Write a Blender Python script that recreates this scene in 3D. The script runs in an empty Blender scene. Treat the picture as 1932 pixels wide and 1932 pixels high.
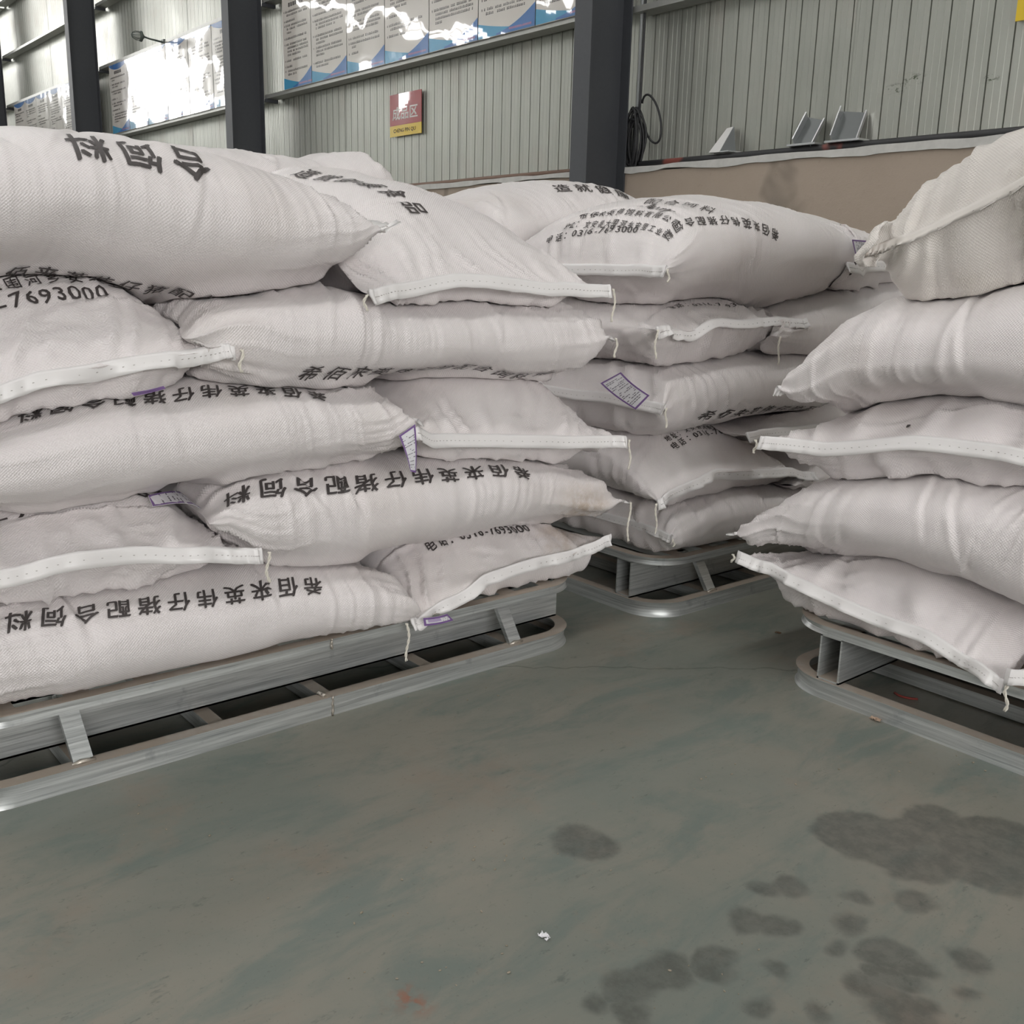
import bpy, bmesh, math, random
import numpy as np
from mathutils import Matrix, Vector
from mathutils.bvhtree import BVHTree

random.seed(7)
RNG = np.random.default_rng(7)
SC = bpy.context.scene
COL = SC.collection
PI = math.pi

# ------------------------------------------------------------------ camera
FPX, H = 1890.262, 0.90
YAW, PITCH, ROLL = -0.873406980026427, 0.23441001956425153, -0.024458824861673667

def cam_rows():
    fw = np.array([math.sin(YAW) * math.cos(PITCH), math.cos(YAW) * math.cos(PITCH), -math.sin(PITCH)])
    rt = np.array([math.cos(YAW), -math.sin(YAW), 0.0])
    dn = np.cross(fw, rt)
    c, s = math.cos(ROLL), math.sin(ROLL)
    return np.array([c * rt + s * dn, -s * rt + c * dn, fw])

CM = cam_rows()
cam_d = bpy.data.cameras.new('camera')
cam_d.sensor_width = 36.0
cam_d.lens = 36.0 * FPX / 1932.0
cam_d.clip_start, cam_d.clip_end = 0.02, 200
cam = bpy.data.objects.new('camera', cam_d)
COL.objects.link(cam)
cam.matrix_world = Matrix(((CM[0][0], -CM[1][0], -CM[2][0], 0), (CM[0][1], -CM[1][1], -CM[2][1], 0),
                           (CM[0][2], -CM[1][2], -CM[2][2], H), (0, 0, 0, 1)))
SC.camera = cam

# ------------------------------------------------------------------ world and exposure
world = bpy.data.worlds.new('overcast_sky')
SC.world = world
world.use_nodes = True
world.node_tree.nodes['Background'].inputs[0].default_value = (0.92, 0.96, 1.0, 1)
world.node_tree.nodes['Background'].inputs[1].default_value = 3.0
ROOF_GLOW, WALL_GLOW = 8.5, 9.0          # radiance of the roof lights and of the added glowing panels
SC.view_settings.view_transform = 'Standard'
SC.view_settings.look = 'None'
SC.view_settings.exposure = 0.18
SC.view_settings.gamma = 1.0
SC.view_settings.use_curve_mapping = False

# ------------------------------------------------------------------ measuring helpers
def ray(px, py):
    return CM.T @ np.array([(px - 966) / FPX, (py - 966) / FPX, 1.0])
def on_x(p, x):
    d = ray(*p); return np.array([0, 0, H]) + d * (x / d[0])
def on_y(p, y):
    d = ray(*p); return np.array([0, 0, H]) + d * (y / d[1])
def on_z(p, z=0.0):
    d = ray(*p); return np.array([0, 0, H]) + d * ((z - H) / d[2])
def project(P):
    q = (P - np.array([0, 0, H])) @ CM.T
    return 966 + FPX * q[..., 0] / q[..., 2], 966 + FPX * q[..., 1] / q[..., 2]

# ------------------------------------------------------------------ mesh helpers
def mesh_np(name, V, Fq, mats=None, uv=None, smooth=False, attr=None, fmat=None):
    """a mesh from numpy vertices and a list/array of faces (all of one size)"""
    me = bpy.data.meshes.new(name)
    V = np.asarray(V, dtype=np.float32)
    Fq = np.asarray(Fq, dtype=np.int32)
    n, k = Fq.shape
    me.vertices.add(len(V)); me.vertices.foreach_set('co', V.ravel())
    me.loops.add(n * k); me.loops.foreach_set('vertex_index', Fq.ravel())
    me.polygons.add(n)
    me.polygons.foreach_set('loop_start', np.arange(0, n * k, k, dtype=np.int32))
    me.polygons.foreach_set('loop_total', np.full(n, k, dtype=np.int32))
    if fmat is not None:
        me.polygons.foreach_set('material_index', np.asarray(fmat, dtype=np.int32))
    me.polygons.foreach_set('use_smooth', np.full(n, bool(smooth)))
    me.update(calc_edges=True)
    if uv is not None:
        l = me.uv_layers.new(name='UVMap')
        uv = np.asarray(uv, dtype=np.float32)
        l.data.foreach_set('uv', (uv if len(uv) == n * k else uv[Fq.ravel()]).ravel())
    if attr is not None:
        a = me.attributes.new('stain', 'FLOAT', 'POINT')
        a.data.foreach_set('value', np.asarray(attr, dtype=np.float32))
    if smooth == 'edges': me.set_sharp_from_angle(angle=0.62)
    me.validate()
    for m in (mats or []):
        me.materials.append(m)
    return me

def link(name, data, parent=None, loc=None):
    o = bpy.data.objects.new(name, data)
    COL.objects.link(o)
    if loc is not None:
        o.location = loc
    if parent is not None:
        o.parent = parent
        if parent.type == 'EMPTY' and loc is None:
            o.matrix_parent_inverse = Matrix.Translation(-Vector(parent.location))
    return o

class MB:
    """collects boxes, prisms and tubes and links them as one mesh"""
    def __init__(self):
        self.v, self.f, self.m, self.sm = [], [], [], []
    def add(self, vs, fs, mi=0, smooth=False):
        b = len(self.v)
        self.v += [tuple(map(float, p)) for p in vs]
        for f in fs:
            self.f.append(tuple(b + i for i in f)); self.m.append(mi); self.sm.append(smooth)
    def box(self, lo, hi, mi=0):
        (x0, y0, z0), (x1, y1, z1) = lo, hi
        self.add([(x0, y0, z0), (x1, y0, z0), (x1, y1, z0), (x0, y1, z0), (x0, y0, z1), (x1, y0, z1), (x1, y1, z1), (x0, y1, z1)],
                 [(0, 3, 2, 1), (4, 5, 6, 7), (0, 1, 5, 4), (1, 2, 6, 5), (2, 3, 7, 6), (3, 0, 4, 7)], mi)
    def bar(self, a, b, w, h, up=(0, 0, 1), mi=0):
        a, b, up = Vector(a), Vector(b), Vector(up)
        d = (b - a).normalized(); s = d.cross(up).normalized(); u = s.cross(d)
        vs = [p + s * i * w / 2 + u * j * h / 2 for p in (a, b) for i, j in ((-1, -1), (1, -1), (1, 1), (-1, 1))]
        self.add(vs, [(0, 1, 2, 3), (7, 6, 5, 4), (0, 4, 5, 1), (1, 5, 6, 2), (2, 6, 7, 3), (3, 7, 4, 0)], mi)
    def tube(self, pts, r, n=8, mi=0, cap=True, closed=False):
        pts = [Vector(p) for p in pts]
        N = len(pts); b = len(self.v); rr = r if isinstance(r, (list, tuple)) else [r] * N
        ref = None
        for i, p in enumerate(pts):
            t = (pts[(i + 1) % N if closed else min(i + 1, N - 1)] - pts[i - 1 if closed else max(i - 1, 0)]).normalized()
            if ref is None:
                ref = t.orthogonal().normalized()
            ref = (ref - t * ref.dot(t)).normalized(); q = t.cross(ref)
            for k in range(n):
                a = 2 * PI * k / n
                self.v.append(tuple(p + (ref * math.cos(a) + q * math.sin(a)) * rr[i]))
        for i in range(N if closed else N - 1):
            j = (i + 1) % N
            for k in range(n):
                self.f.append((b + i * n + k, b + i * n + (k + 1) % n, b + j * n + (k + 1) % n, b + j * n + k)); self.m.append(mi); self.sm.append(True)
        if cap and not closed:
            self.f.append(tuple(b + k for k in reversed(range(n)))); self.m.append(mi); self.sm.append(False)
            self.f.append(tuple(b + (N - 1) * n + k for k in range(n))); self.m.append(mi); self.sm.append(False)
    def mesh(self, name, mats):
        me = bpy.data.meshes.new(name)
        me.from_pydata(self.v, [], self.f)
        me.polygons.foreach_set('material_index', self.m)
        me.polygons.foreach_set('use_smooth', self.sm)
        for m in (mats if isinstance(mats, (list, tuple)) else [mats]):
            me.materials.append(m)
        me.update()
        return me
    def build(self, name, mats, parent=None, loc=None):
        return link(name, self.mesh(name, mats), parent, loc)

def thing(name, label, cat, loc=(0, 0, 0), group=None):
    o = bpy.data.objects.new(name, None); COL.objects.link(o)
    o.location = loc; o.empty_display_size = 0.1
    return tag(o, label, cat, group)
def tag(o, label, cat, group=None):
    o['label'] = label; o['category'] = cat
    if group: o['group'] = group
    return o
def structure(o):
    o['kind'] = 'structure'; return o

# ------------------------------------------------------------------ noise (numpy)
def vnoise(x, y, seed=0):
    """smooth value noise in [-1, 1]"""
    xi, yi = np.floor(x).astype(np.int64), np.floor(y).astype(np.int64)
    fx, fy = x - xi, y - yi
    fx, fy = fx * fx * fx * (fx * (fx * 6 - 15) + 10), fy * fy * fy * (fy * (fy * 6 - 15) + 10)
    def hsh(a, b):
        h = (a * 374761393 + b * 668265263 + seed * 1442695041) & 0xffffffff
        h = ((h ^ (h >> 13)) * 1274126177) & 0xffffffff
        h = (h ^ (h >> 16)) & 0xffffffff
        return h / 2147483647.5 - 1.0
    a, b, c, d = hsh(xi, yi), hsh(xi + 1, yi), hsh(xi, yi + 1), hsh(xi + 1, yi + 1)
    return (a * (1 - fx) + b * fx) * (1 - fy) + (c * (1 - fx) + d * fx) * fy
def ridge(x, y, seed=0, sharp=1.0):
    return (1 - np.abs(vnoise(x, y, seed))) ** sharp

# ------------------------------------------------------------------ materials
class NT:
    """small wrapper for writing node trees"""
    def __init__(self, name):
        self.mat = bpy.data.materials.new(name); self.mat.use_nodes = True
        self.t = self.mat.node_tree; self.t.nodes.clear()
        self.out = self.t.nodes.new('ShaderNodeOutputMaterial')
    def n(self, kind, **kw):
        nd = self.t.nodes.new('ShaderNode' + kind)
        for k, v in kw.items(): setattr(nd, k, v)
        return nd
    def put(self, sock, v):
        if isinstance(v, bpy.types.NodeSocket): self.t.links.new(v, sock)
        elif v is not None: sock.default_value = v
    def math(self, op, a, b=None, c=None, clamp=False):
        nd = self.n('Math', operation=op, use_clamp=clamp)
        for s, v in zip(nd.inputs, (a, b, c)): self.put(s, v)
        return nd.outputs[0]
    def mix(self, f, a, b, mode='MIX'):
        nd = self.n('Mix', data_type='RGBA', blend_type=mode)
        self.put(nd.inputs[0], f)
        for s, v in ((nd.inputs[6], a), (nd.inputs[7], b)):
            self.put(s, v if isinstance(v, bpy.types.NodeSocket) else (*v, 1) if len(v) == 3 else v)
        return nd.outputs[2]
    def noise(self, co, scale, detail=3, rough=0.5, dist=0.0):
        nd = self.n('TexNoise'); self.put(nd.inputs['Vector'], co)
        nd.inputs['Scale'].default_value = scale; nd.inputs['Detail'].default_value = detail
        nd.inputs['Roughness'].default_value = rough; nd.inputs['Distortion'].default_value = dist
        return nd.outputs['Fac']
    def ramp(self, f, a, b, lo=0.0, hi=1.0):
        nd = self.n('MapRange', interpolation_type='SMOOTHSTEP')
        self.put(nd.inputs[0], f); nd.inputs[1].default_value = a; nd.inputs[2].default_value = b
        nd.inputs[3].default_value = lo; nd.inputs[4].default_value = hi
        return nd.outputs[0]
    def scale(self, co, s):
        nd = self.n('Mapping'); self.put(nd.inputs[0], co); nd.inputs[3].default_value = s
        return nd.outputs[0]
    def coord(self, which='Object'):
        return self.n('TexCoord').outputs[which]
    def bump(self, h, strength=0.3, dist=0.002, normal=None):
        nd = self.n('Bump'); nd.inputs['Strength'].default_value = strength; nd.inputs['Distance'].default_value = dist
        self.put(nd.inputs['Height'], h)
        if normal is not None: self.put(nd.inputs['Normal'], normal)
        return nd.outputs[0]
    def done(self, color, rough=0.5, metal=0.0, normal=None, **kw):
        p = self.n('BsdfPrincipled')
        self.put(p.inputs['Base Color'], color if isinstance(color, bpy.types.NodeSocket) else (*color, 1))
        self.put(p.inputs['Roughness'], rough); self.put(p.inputs['Metallic'], metal)
        if normal is not None: self.put(p.inputs['Normal'], normal)
        for k, v in kw.items(): self.put(p.inputs[k.replace('_', ' ')], v)
        self.t.links.new(p.outputs[0], self.out.inputs[0])
        return self.mat

def mat_fabric(name, base, dirt, dirt_amt, gloss=0.33):
    t = NT(name); uv = t.coord('UV'); ob = t.coord()
    sp = t.n('SeparateXYZ'); t.put(sp.inputs[0], uv)
    P = 2 * PI / 0.0056
    a = t.math('SINE', t.math('MULTIPLY', sp.outputs[0], P)); b = t.math('SINE', t.math('MULTIPLY', sp.outputs[1], P))
    w = t.math('MULTIPLY', a, b)
    fine = t.noise(t.scale(uv, (30, 260, 1)), 1.0, 2)
    crink = t.noise(t.scale(uv, (1, 0.35, 1)), 55.0, 4, 0.6, 0.6)
    big = t.noise(ob, 3.0, 4, 0.6)
    att = t.n('Attribute', attribute_name='stain').outputs['Fac']
    col = t.mix(t.ramp(big, 0.48, 0.75, 0, dirt_amt), base, dirt)
    col = t.mix(t.ramp(w, -1, 1, 0.06, 0.0), col, (base[0] * 0.55, base[1] * 0.54, base[2] * 0.54))
    col = t.mix(t.math('MULTIPLY', att, t.ramp(t.noise(ob, 22, 4, 0.7), 0.3, 0.7), clamp=True), col, (0.40, 0.28, 0.17))
    n1 = t.bump(crink, 0.28, 0.004)
    n2 = t.bump(w, 0.42, 0.0011, n1)
    rough = t.ramp(fine, 0.3, 0.7, gloss, gloss + 0.03)
    return t.done(col, rough, 0.0, n2, Specular_IOR_Level=0.6, Sheen_Weight=0.1)

M = {}
M['sack'] = mat_fabric('woven_sack', (0.80, 0.750, 0.747), (0.68, 0.61, 0.57), 0.3)
M['sack_dirty'] = mat_fabric('dusty_sack', (0.72, 0.675, 0.635), (0.50, 0.455, 0.39), 0.85, 0.55)

def simple(name, col, rough=0.5, metal=0.0, **kw):
    t = NT(name); ob = t.coord()
    f = t.noise(ob, kw.pop('nscale', 9.0), 4, 0.6)
    v = kw.pop('vary', 0.12)
    c = t.mix(f, tuple(x * (1 - v) for x in col), tuple(min(1, x * (1 + v)) for x in col))
    return t.done(c, rough, metal, None, **kw)
M['tape'] = simple('seam_tape', (0.82, 0.795, 0.79), 0.32, vary=0.05)
M['thread'] = simple('cotton_thread', (0.74, 0.70, 0.62), 0.9, vary=0.08, nscale=300)
M['ink'] = simple('black_ink', (0.055, 0.046, 0.045), 0.55, vary=0.2, nscale=60)
M['paper'] = simple('tag_paper', (0.80, 0.79, 0.82), 0.35, vary=0.03)
M['purple'] = simple('purple_print', (0.20, 0.11, 0.30), 0.4, vary=0.06)
M['lilac'] = simple('lilac_print', (0.45, 0.36, 0.55), 0.4, vary=0.06)
M['grey_print'] = simple('grey_print', (0.16, 0.15, 0.18), 0.5, vary=0.2)
M['red_print'] = simple('red_print', (0.55, 0.10, 0.10), 0.5, vary=0.1)
M['column'] = simple('grey_steel_paint', (0.060, 0.063, 0.072), 0.55, vary=0.10, nscale=30)
M['girt'] = simple('zinc_girt', (0.42, 0.42, 0.40), 0.42, 0.6, vary=0.15, nscale=14)
M['board'] = simple('sign_board', (0.7, 0.7, 0.7), 0.3)
M['black_rubber'] = simple('black_rubber', (0.02, 0.02, 0.022), 0.5)
M['pvc'] = simple('pale_pvc', (0.55, 0.57, 0.58), 0.35)
M['alu'] = simple('aluminium', (0.62, 0.63, 0.64), 0.32, 0.85, vary=0.06)
M['alu_dark'] = simple('grey_channel', (0.16, 0.17, 0.17), 0.4, 0.5, vary=0.1)
M['white_paint'] = simple('white_paint', (0.72, 0.71, 0.70), 0.4, vary=0.05)
M['red_paint'] = simple('red_paint', (0.30, 0.05, 0.04), 0.5)
M['ceiling'] = simple('roof_sheet', (0.52, 0.54, 0.54), 0.6, vary=0.05, nscale=1)
M['far_wall'] = simple('far_wall_sheet', (0.45, 0.47, 0.46), 0.6, vary=0.06, nscale=1)
M['lamp_green'] = simple('lamp_cast', (0.10, 0.12, 0.11), 0.45, 0.3)
M['weld'] = simple('weld_bead', (0.55, 0.50, 0.44), 0.35, 0.8, vary=0.3, nscale=160)

def mat_steel():
    t = NT('galvanised_steel'); ob = t.coord(); geo = t.n('NewGeometry')
    st = t.noise(t.scale(ob, (3, 3, 150)), 1.0, 5, 0.65)
    st2 = t.noise(t.scale(ob, (9, 9, 420)), 1.0, 4, 0.6)
    blot = t.noise(ob, 13, 4, 0.65)
    rust = t.ramp(t.noise(ob, 6.5, 5, 0.72), 0.665, 0.76)
    sz = t.n('SeparateXYZ'); t.put(sz.inputs[0], geo.outputs['True Normal'])
    dust = t.math('MULTIPLY', t.ramp(sz.outputs[2], 0.75, 0.95), t.ramp(blot, 0.2, 0.6, 0.72, 1.0))
    c = t.mix(t.ramp(st, 0.3, 0.7), (0.44, 0.455, 0.45), (0.66, 0.675, 0.665))
    c = t.mix(t.ramp(st2, 0.52, 0.70, 0, 0.50), c, (0.22, 0.23, 0.245))
    c = t.mix(t.ramp(blot, 0.58, 0.72, 0, 0.45), c, (0.24, 0.25, 0.275))
    c = t.mix(rust, c, (0.20, 0.12, 0.075))
    c = t.mix(dust, c, (0.34, 0.285, 0.235))
    nm = t.math('MAXIMUM', dust, rust)
    metal = t.math('SUBTRACT', 0.60, t.math('MULTIPLY', nm, 0.60), clamp=True)
    rough = t.math('ADD', t.ramp(st, 0.3, 0.7, 0.30, 0.44), t.math('MULTIPLY', nm, 0.4))
    return t.done(c, rough, metal, t.bump(st, 0.12, 0.001))
M['steel'] = mat_steel()

YWALL = 5.06
def mat_sheet():
    t = NT('profiled_sheet'); ob = t.coord()
    lo = t.noise(t.scale(ob, (9, 9, 0.5)), 1.0, 3, 0.5)
    bl = t.noise(ob, 1.6, 4, 0.6)
    moss = t.math('MULTIPLY', t.ramp(t.noise(t.scale(ob, (1, 1, 1.6)), 9.0, 6, 0.75), 0.70, 0.74), t.ramp(t.noise(ob, 0.9, 2), 0.58, 0.66))
    c = t.mix(lo, (0.36, 0.37, 0.33), (0.45, 0.455, 0.415))
    c = t.mix(t.ramp(bl, 0.5, 0.7, 0, 0.35), c, (0.42, 0.37, 0.33))
    c = t.mix(moss, c, (0.07, 0.09, 0.055))
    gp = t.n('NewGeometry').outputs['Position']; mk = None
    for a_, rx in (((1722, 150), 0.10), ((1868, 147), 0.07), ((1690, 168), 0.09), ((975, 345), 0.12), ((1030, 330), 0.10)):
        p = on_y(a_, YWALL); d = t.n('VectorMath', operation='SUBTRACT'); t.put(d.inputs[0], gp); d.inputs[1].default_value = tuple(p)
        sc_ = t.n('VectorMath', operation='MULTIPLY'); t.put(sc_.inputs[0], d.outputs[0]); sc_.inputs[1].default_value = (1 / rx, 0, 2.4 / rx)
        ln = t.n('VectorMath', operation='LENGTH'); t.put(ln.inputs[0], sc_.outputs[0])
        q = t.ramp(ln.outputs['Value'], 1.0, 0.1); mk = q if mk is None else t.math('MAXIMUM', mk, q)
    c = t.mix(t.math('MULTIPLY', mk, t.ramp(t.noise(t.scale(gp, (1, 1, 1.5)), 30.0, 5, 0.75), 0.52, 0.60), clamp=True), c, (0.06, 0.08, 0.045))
    wob = t.noise(t.scale(ob, (14, 14, 1.4)), 1.0, 2, 0.5)
    return t.done(c, t.ramp(bl, 0.3, 0.7, 0.30, 0.40), 0.55, t.bump(wob, 0.10, 0.004))
M['sheet'] = mat_sheet()

def mat_plaster():
    t = NT('cement_render'); ob = t.coord()
    a = t.noise(ob, 2.2, 5, 0.6); b = t.noise(ob, 45, 4, 0.7)
    dark = t.ramp(t.noise(t.scale(ob, (1.2, 1, 0.8)), 2.7, 3, 0.5, 0.4), 0.62, 0.74, 0, 0.6)
    c = t.mix(a, (0.32, 0.258, 0.208), (0.42, 0.345, 0.285))
    c = t.mix(t.ramp(b, 0.6, 0.75, 0, 0.25), c, (0.14, 0.12, 0.10))
    c = t.mix(dark, c, (0.12, 0.105, 0.09))
    return t.done(c, 0.85, 0, t.bump(b, 0.4, 0.004))
M['plaster'] = mat_plaster()

def mat_floor():
    t = NT('green_floor_paint'); ob = t.coord()
    warp = t.n('TexNoise'); t.put(warp.inputs['Vector'], ob); warp.inputs['Scale'].default_value = 9; warp.inputs['Detail'].default_value = 4
    wv = t.n('VectorMath', operation='MULTIPLY_ADD')
    t.put(wv.inputs[0], warp.outputs['Color']); wv.inputs[1].default_value = (0.09, 0.09, 0.0); wv.inputs[2].default_value = (-0.045, -0.045, 0)
    av = t.n('VectorMath', operation='ADD'); t.put(av.inputs[0], ob); t.put(av.inputs[1], wv.outputs[0])
    co = av.outputs[0]
    stre = t.n('Mapping'); t.put(stre.inputs[0], ob); stre.inputs[2].default_value = (0, 0, math.radians(14)); stre.inputs[3].default_value = (3.8, 1.3, 1)
    big = t.noise(ob, 1.7, 5, 0.6, 0.3); mid = t.noise(stre.outputs[0], 2.6, 6, 0.68, 0.4); fin = t.noise(ob, 130, 3, 0.7)
    c = t.mix(t.ramp(big, 0.35, 0.65), (0.185, 0.198, 0.173), (0.240, 0.226, 0.190))
    c = t.mix(t.ramp(mid, 0.44, 0.68, 0, 0.75), c, (0.140, 0.173, 0.157))
    c = t.mix(t.ramp(t.noise(ob, 3.3, 5, 0.7), 0.52, 0.70, 0, 0.75), c, (0.240, 0.203, 0.165))
    c = t.mix(t.ramp(t.noise(stre.outputs[0], 6.5, 5, 0.75), 0.62, 0.74, 0, 0.6), c, (0.075, 0.088, 0.080))
    c = t.mix(t.ramp(fin, 0.60, 0.72, 0, 0.4), c, (0.10, 0.10, 0.085))
    c = t.mix(t.ramp(t.noise(ob, 24, 5, 0.75), 0.58, 0.75, 0, 0.5), c, (0.215, 0.19, 0.155))
    c = t.mix(t.ramp(t.noise(stre.outputs[0], 15, 4, 0.8), 0.62, 0.70, 0, 0.55), c, (0.09, 0.10, 0.09))
    scr = t.n('Mapping'); t.put(scr.inputs[0], co); scr.inputs[2].default_value = (0, 0, math.radians(-35)); scr.inputs[3].default_value = (1.0, 60, 1)
    c = t.mix(t.math('MULTIPLY', t.ramp(t.noise(scr.outputs[0], 1.3, 3, 0.6), 0.70, 0.74, 0, 0.5), t.ramp(big, 0.5, 0.6)), c, (0.25, 0.225, 0.18))
    rp = on_z((785, 1893)); rd = t.n('VectorMath', operation='DISTANCE'); t.put(rd.inputs[0], co); rd.inputs[1].default_value = (rp[0], rp[1], 0)
    c = t.mix(t.math('MULTIPLY', t.ramp(rd.outputs['Value'], 0.035, 0.0), t.ramp(t.noise(ob, 60, 3), 0.4, 0.6)), c, (0.24, 0.12, 0.08))
    wet = None
    for (px, py, rx) in [(1640, 1580, 100), (1730, 1605, 120), (1840, 1620, 110), (1900, 1590, 90), (1780, 1560, 80), (1440, 1680, 32), (1490, 1672, 45),
                         (1400, 1740, 45), (1460, 1750, 48), (1350, 1815, 45), (1270, 1835, 60), (1190, 1870, 55), (1230, 1845, 50), (1610, 1745, 30), (1590, 1780, 30),
                         (1680, 1800, 50), (1715, 1820, 35), (1690, 1845, 42), (1640, 1860, 40), (1830, 1815, 42), (1720, 1705, 40), (1100, 1590, 62), (1415, 1895, 30),
                         (1540, 1915, 28), (1690, 1905, 60), (1130, 1900, 35), (1470, 1840, 26), (1600, 1690, 26), (1735, 1895, 30),
                         (1200, 1920, 45), (1805, 1870, 24)]:
        p = on_z((px, py)); q = on_z((px + rx, py)); r = float(np.hypot(*(q - p)[:2]))
        d = t.n('VectorMath', operation='DISTANCE'); t.put(d.inputs[0], co); d.inputs[1].default_value = (p[0], p[1], 0)
        g = t.math('SUBTRACT', r, d.outputs['Value'])
        wet = g if wet is None else t.math('MAXIMUM', wet, g)
    edge = t.ramp(wet, -0.006, 0.012)
    c = t.mix(t.math('MULTIPLY', edge, t.ramp(t.noise(ob, 30, 4, 0.7), 0.35, 0.65, 0.40, 0.66)), c, (0.058, 0.061, 0.053))
    cr = t.n('TexVoronoi', feature='DISTANCE_TO_EDGE'); t.put(cr.inputs['Vector'], co); cr.inputs['Scale'].default_value = 0.62
    c = t.mix(t.ramp(cr.outputs['Distance'], 0.0, 0.004, 0.55, 0.0), c, (0.05, 0.055, 0.048))
    rough = t.math('ADD', t.ramp(mid, 0.3, 0.7, 0.36, 0.52), t.math('MULTIPLY', edge, -0.04))
    return t.done(c, rough, 0, t.bump(t.noise(ob, 55, 4, 0.6), 0.10, 0.002), Specular_IOR_Level=0.4)
M['floor'] = mat_floor()

def emit(name, col, s):
    t = NT(name); e = t.n('Emission'); e.inputs[0].default_value = (*col, 1); e.inputs[1].default_value = s
    t.t.links.new(e.outputs[0], t.out.inputs[0]); return t.mat
M['skylight'] = emit('daylit_roof_panel', (1.0, 0.985, 0.965), ROOF_GLOW)
M['window'] = emit('daylit_pane', (1.0, 0.985, 0.97), WALL_GLOW)

def glossy(name, col):
    return simple(name, col, 0.16, 0.0, vary=0.04, nscale=4, Coat_Weight=1.0, Coat_Roughness=0.02, Coat_IOR=1.75)
M['poster'] = glossy('poster_film', (0.66, 0.62, 0.58))
M['p_blue'] = glossy('poster_blue', (0.05, 0.17, 0.45))
M['p_cyan'] = glossy('poster_light_blue', (0.06, 0.32, 0.55))
M['p_text'] = glossy('poster_text', (0.10, 0.09, 0.09))
M['p_foot'] = glossy('poster_foot_text', (0.42, 0.20, 0.32))
M['s_red'] = glossy('sign_red', (0.36, 0.035, 0.045))
M['s_yellow'] = glossy('sign_yellow', (0.70, 0.48, 0.03))
M['s_white'] = glossy('sign_white', (0.75, 0.72, 0.70))
M['s_dark'] = glossy('sign_dark', (0.10, 0.05, 0.03))
M['yellow_board'] = simple('yellow_board', (0.72, 0.50, 0.02), 0.4, vary=0.04)

# ------------------------------------------------------------------ the building
YW = 5.06                                   # inner face of the back wall sheets
XL, XR, YB, ZC = -62.0, 8.0, -11.0, 7.6
b = MB(); b.box((XL, YB, -0.12), (XR, YW + 0.2, 0.0)); structure(b.build('floor', M['floor']))
b = MB(); b.box((XL, YB, ZC), (XR, YW + 0.2, ZC + 0.1)); structure(b.build('ceiling', M['ceiling']))
b = MB(); b.box((XL - 0.1, YB, 0), (XL, YW + 0.2, ZC)); structure(b.build('wall_left', M['far_wall']))
b = MB(); b.box((XR, YB, 0), (XR + 0.1, YW + 0.2, ZC)); structure(b.build('wall_right', M['far_wall']))
b = MB(); b.box((XL, YB - 0.1, 0), (XR, YB, ZC)); structure(b.build('wall_front', M['far_wall']))
nw = [0]
def light_panel(lo, hi, mat, frame_axis):
    nw[0] += 1
    w = MB(); w.box(lo, hi); o = structure(w.build('window_%d' % nw[0], M[mat]))
    f = MB(); l, h_ = np.array(lo), np.array(hi)
    ax = [i for i in range(3) if i != frame_axis]
    for i in ax:
        for side in (l, h_):
            a, c = l - 0.015, h_ + 0.015
            a[i] = side[i] - 0.03; c[i] = side[i] + 0.03
            f.box(a, c)
    f.build('window_frame', M['girt'], o)
# roof lights across the building, one in each bay, then glowing panels added for light
for x in (0.0, -5.0, -10.0, -15.0, -20.0, -25.0):
    light_panel((x - 0.27, -10.0, ZC - 0.04), (x + 0.27, 4.2, ZC - 0.01), 'skylight', 2)
light_panel((-42.0, -3.5, ZC - 0.04), (-27.0, 1.5, ZC - 0.01), 'skylight', 2)  # stepped glowing panels, shaped to throw glare on the posters below the lamp
light_panel((-46.0, -7.0, ZC - 0.04), (-34.5, -3.5, ZC - 0.01), 'skylight', 2)
light_panel((-52.0, -10.4, ZC - 0.04), (-41.0, -7.0, ZC - 0.01), 'skylight', 2)
light_panel((-26.4, -10.4, ZC - 0.04), (-24.2, -7.6, ZC - 0.01), 'skylight', 2)  # added glowing patch, throws glare on the posters above the sign
light_panel((-33.5, YB + 0.01, 6.5), (-30.0, YB + 0.04, 7.4), 'window', 1)  # unseen glowing pane, placed so its glare lands on the area sign
light_panel((-8.0, YB + 0.01, 2.6), (-2.0, YB + 0.04, 3.5), 'window', 1)  # added glowing pane, lights the stack sides that face the front wall
light_panel((XR - 0.04, -7.0, 1.8), (XR - 0.01, 2.0, 3.9), 'window', 0)  # unseen glowing pane, sized to brighten the stack sides that face right

# back wall: profiled sheets hung outside the girts
PITCH_R, NR = 0.1095, 8
def sheet_mesh(z0, z1):
    prof, q = [], PITCH_R
    for k in range(NR):
        x = k * q
        prof += [(x, 0.0), (x + 0.030, 0.0), (x + 0.0325, 0.0016), (x + 0.035, 0.0), (x + 0.068, 0.0), (x + 0.0705, 0.0016), (x + 0.073, 0.0), (x + 0.1000, 0.0), (x + 0.1012, -0.012), (x + 0.1062, -0.012), (x + 0.1078, 0.0)]
    prof.append((NR * q + 0.012, 0.0))
    n = len(prof); zs = np.linspace(z0, z1, 6)
    V = [(x, YW - d, z) for z in zs for x, d in prof]
    F = [(r * n + i, r * n + i + 1, (r + 1) * n + i + 1, (r + 1) * n + i) for r in range(5) for i in range(n - 1)]
    m = mesh_np('metal_sheet', V, F, [M['sheet']])
    return m
w0 = MB(); w0.box((XL, YW + 0.03, 0), (XR, YW + 0.2, ZC)); wall = structure(w0.build('wall_back', M['far_wall']))
sm = sheet_mesh(1.58, ZC)
X0 = on_y((1903, 165), YW)[0]
for k in range(-25, 6):
    x = X0 + k * PITCH_R * NR
    if -24.5 < x < 3:
        link('metal_sheet', sm, wall, (x, (0.002 if k % 2 else 0.0), 0))
b = MB()
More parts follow.
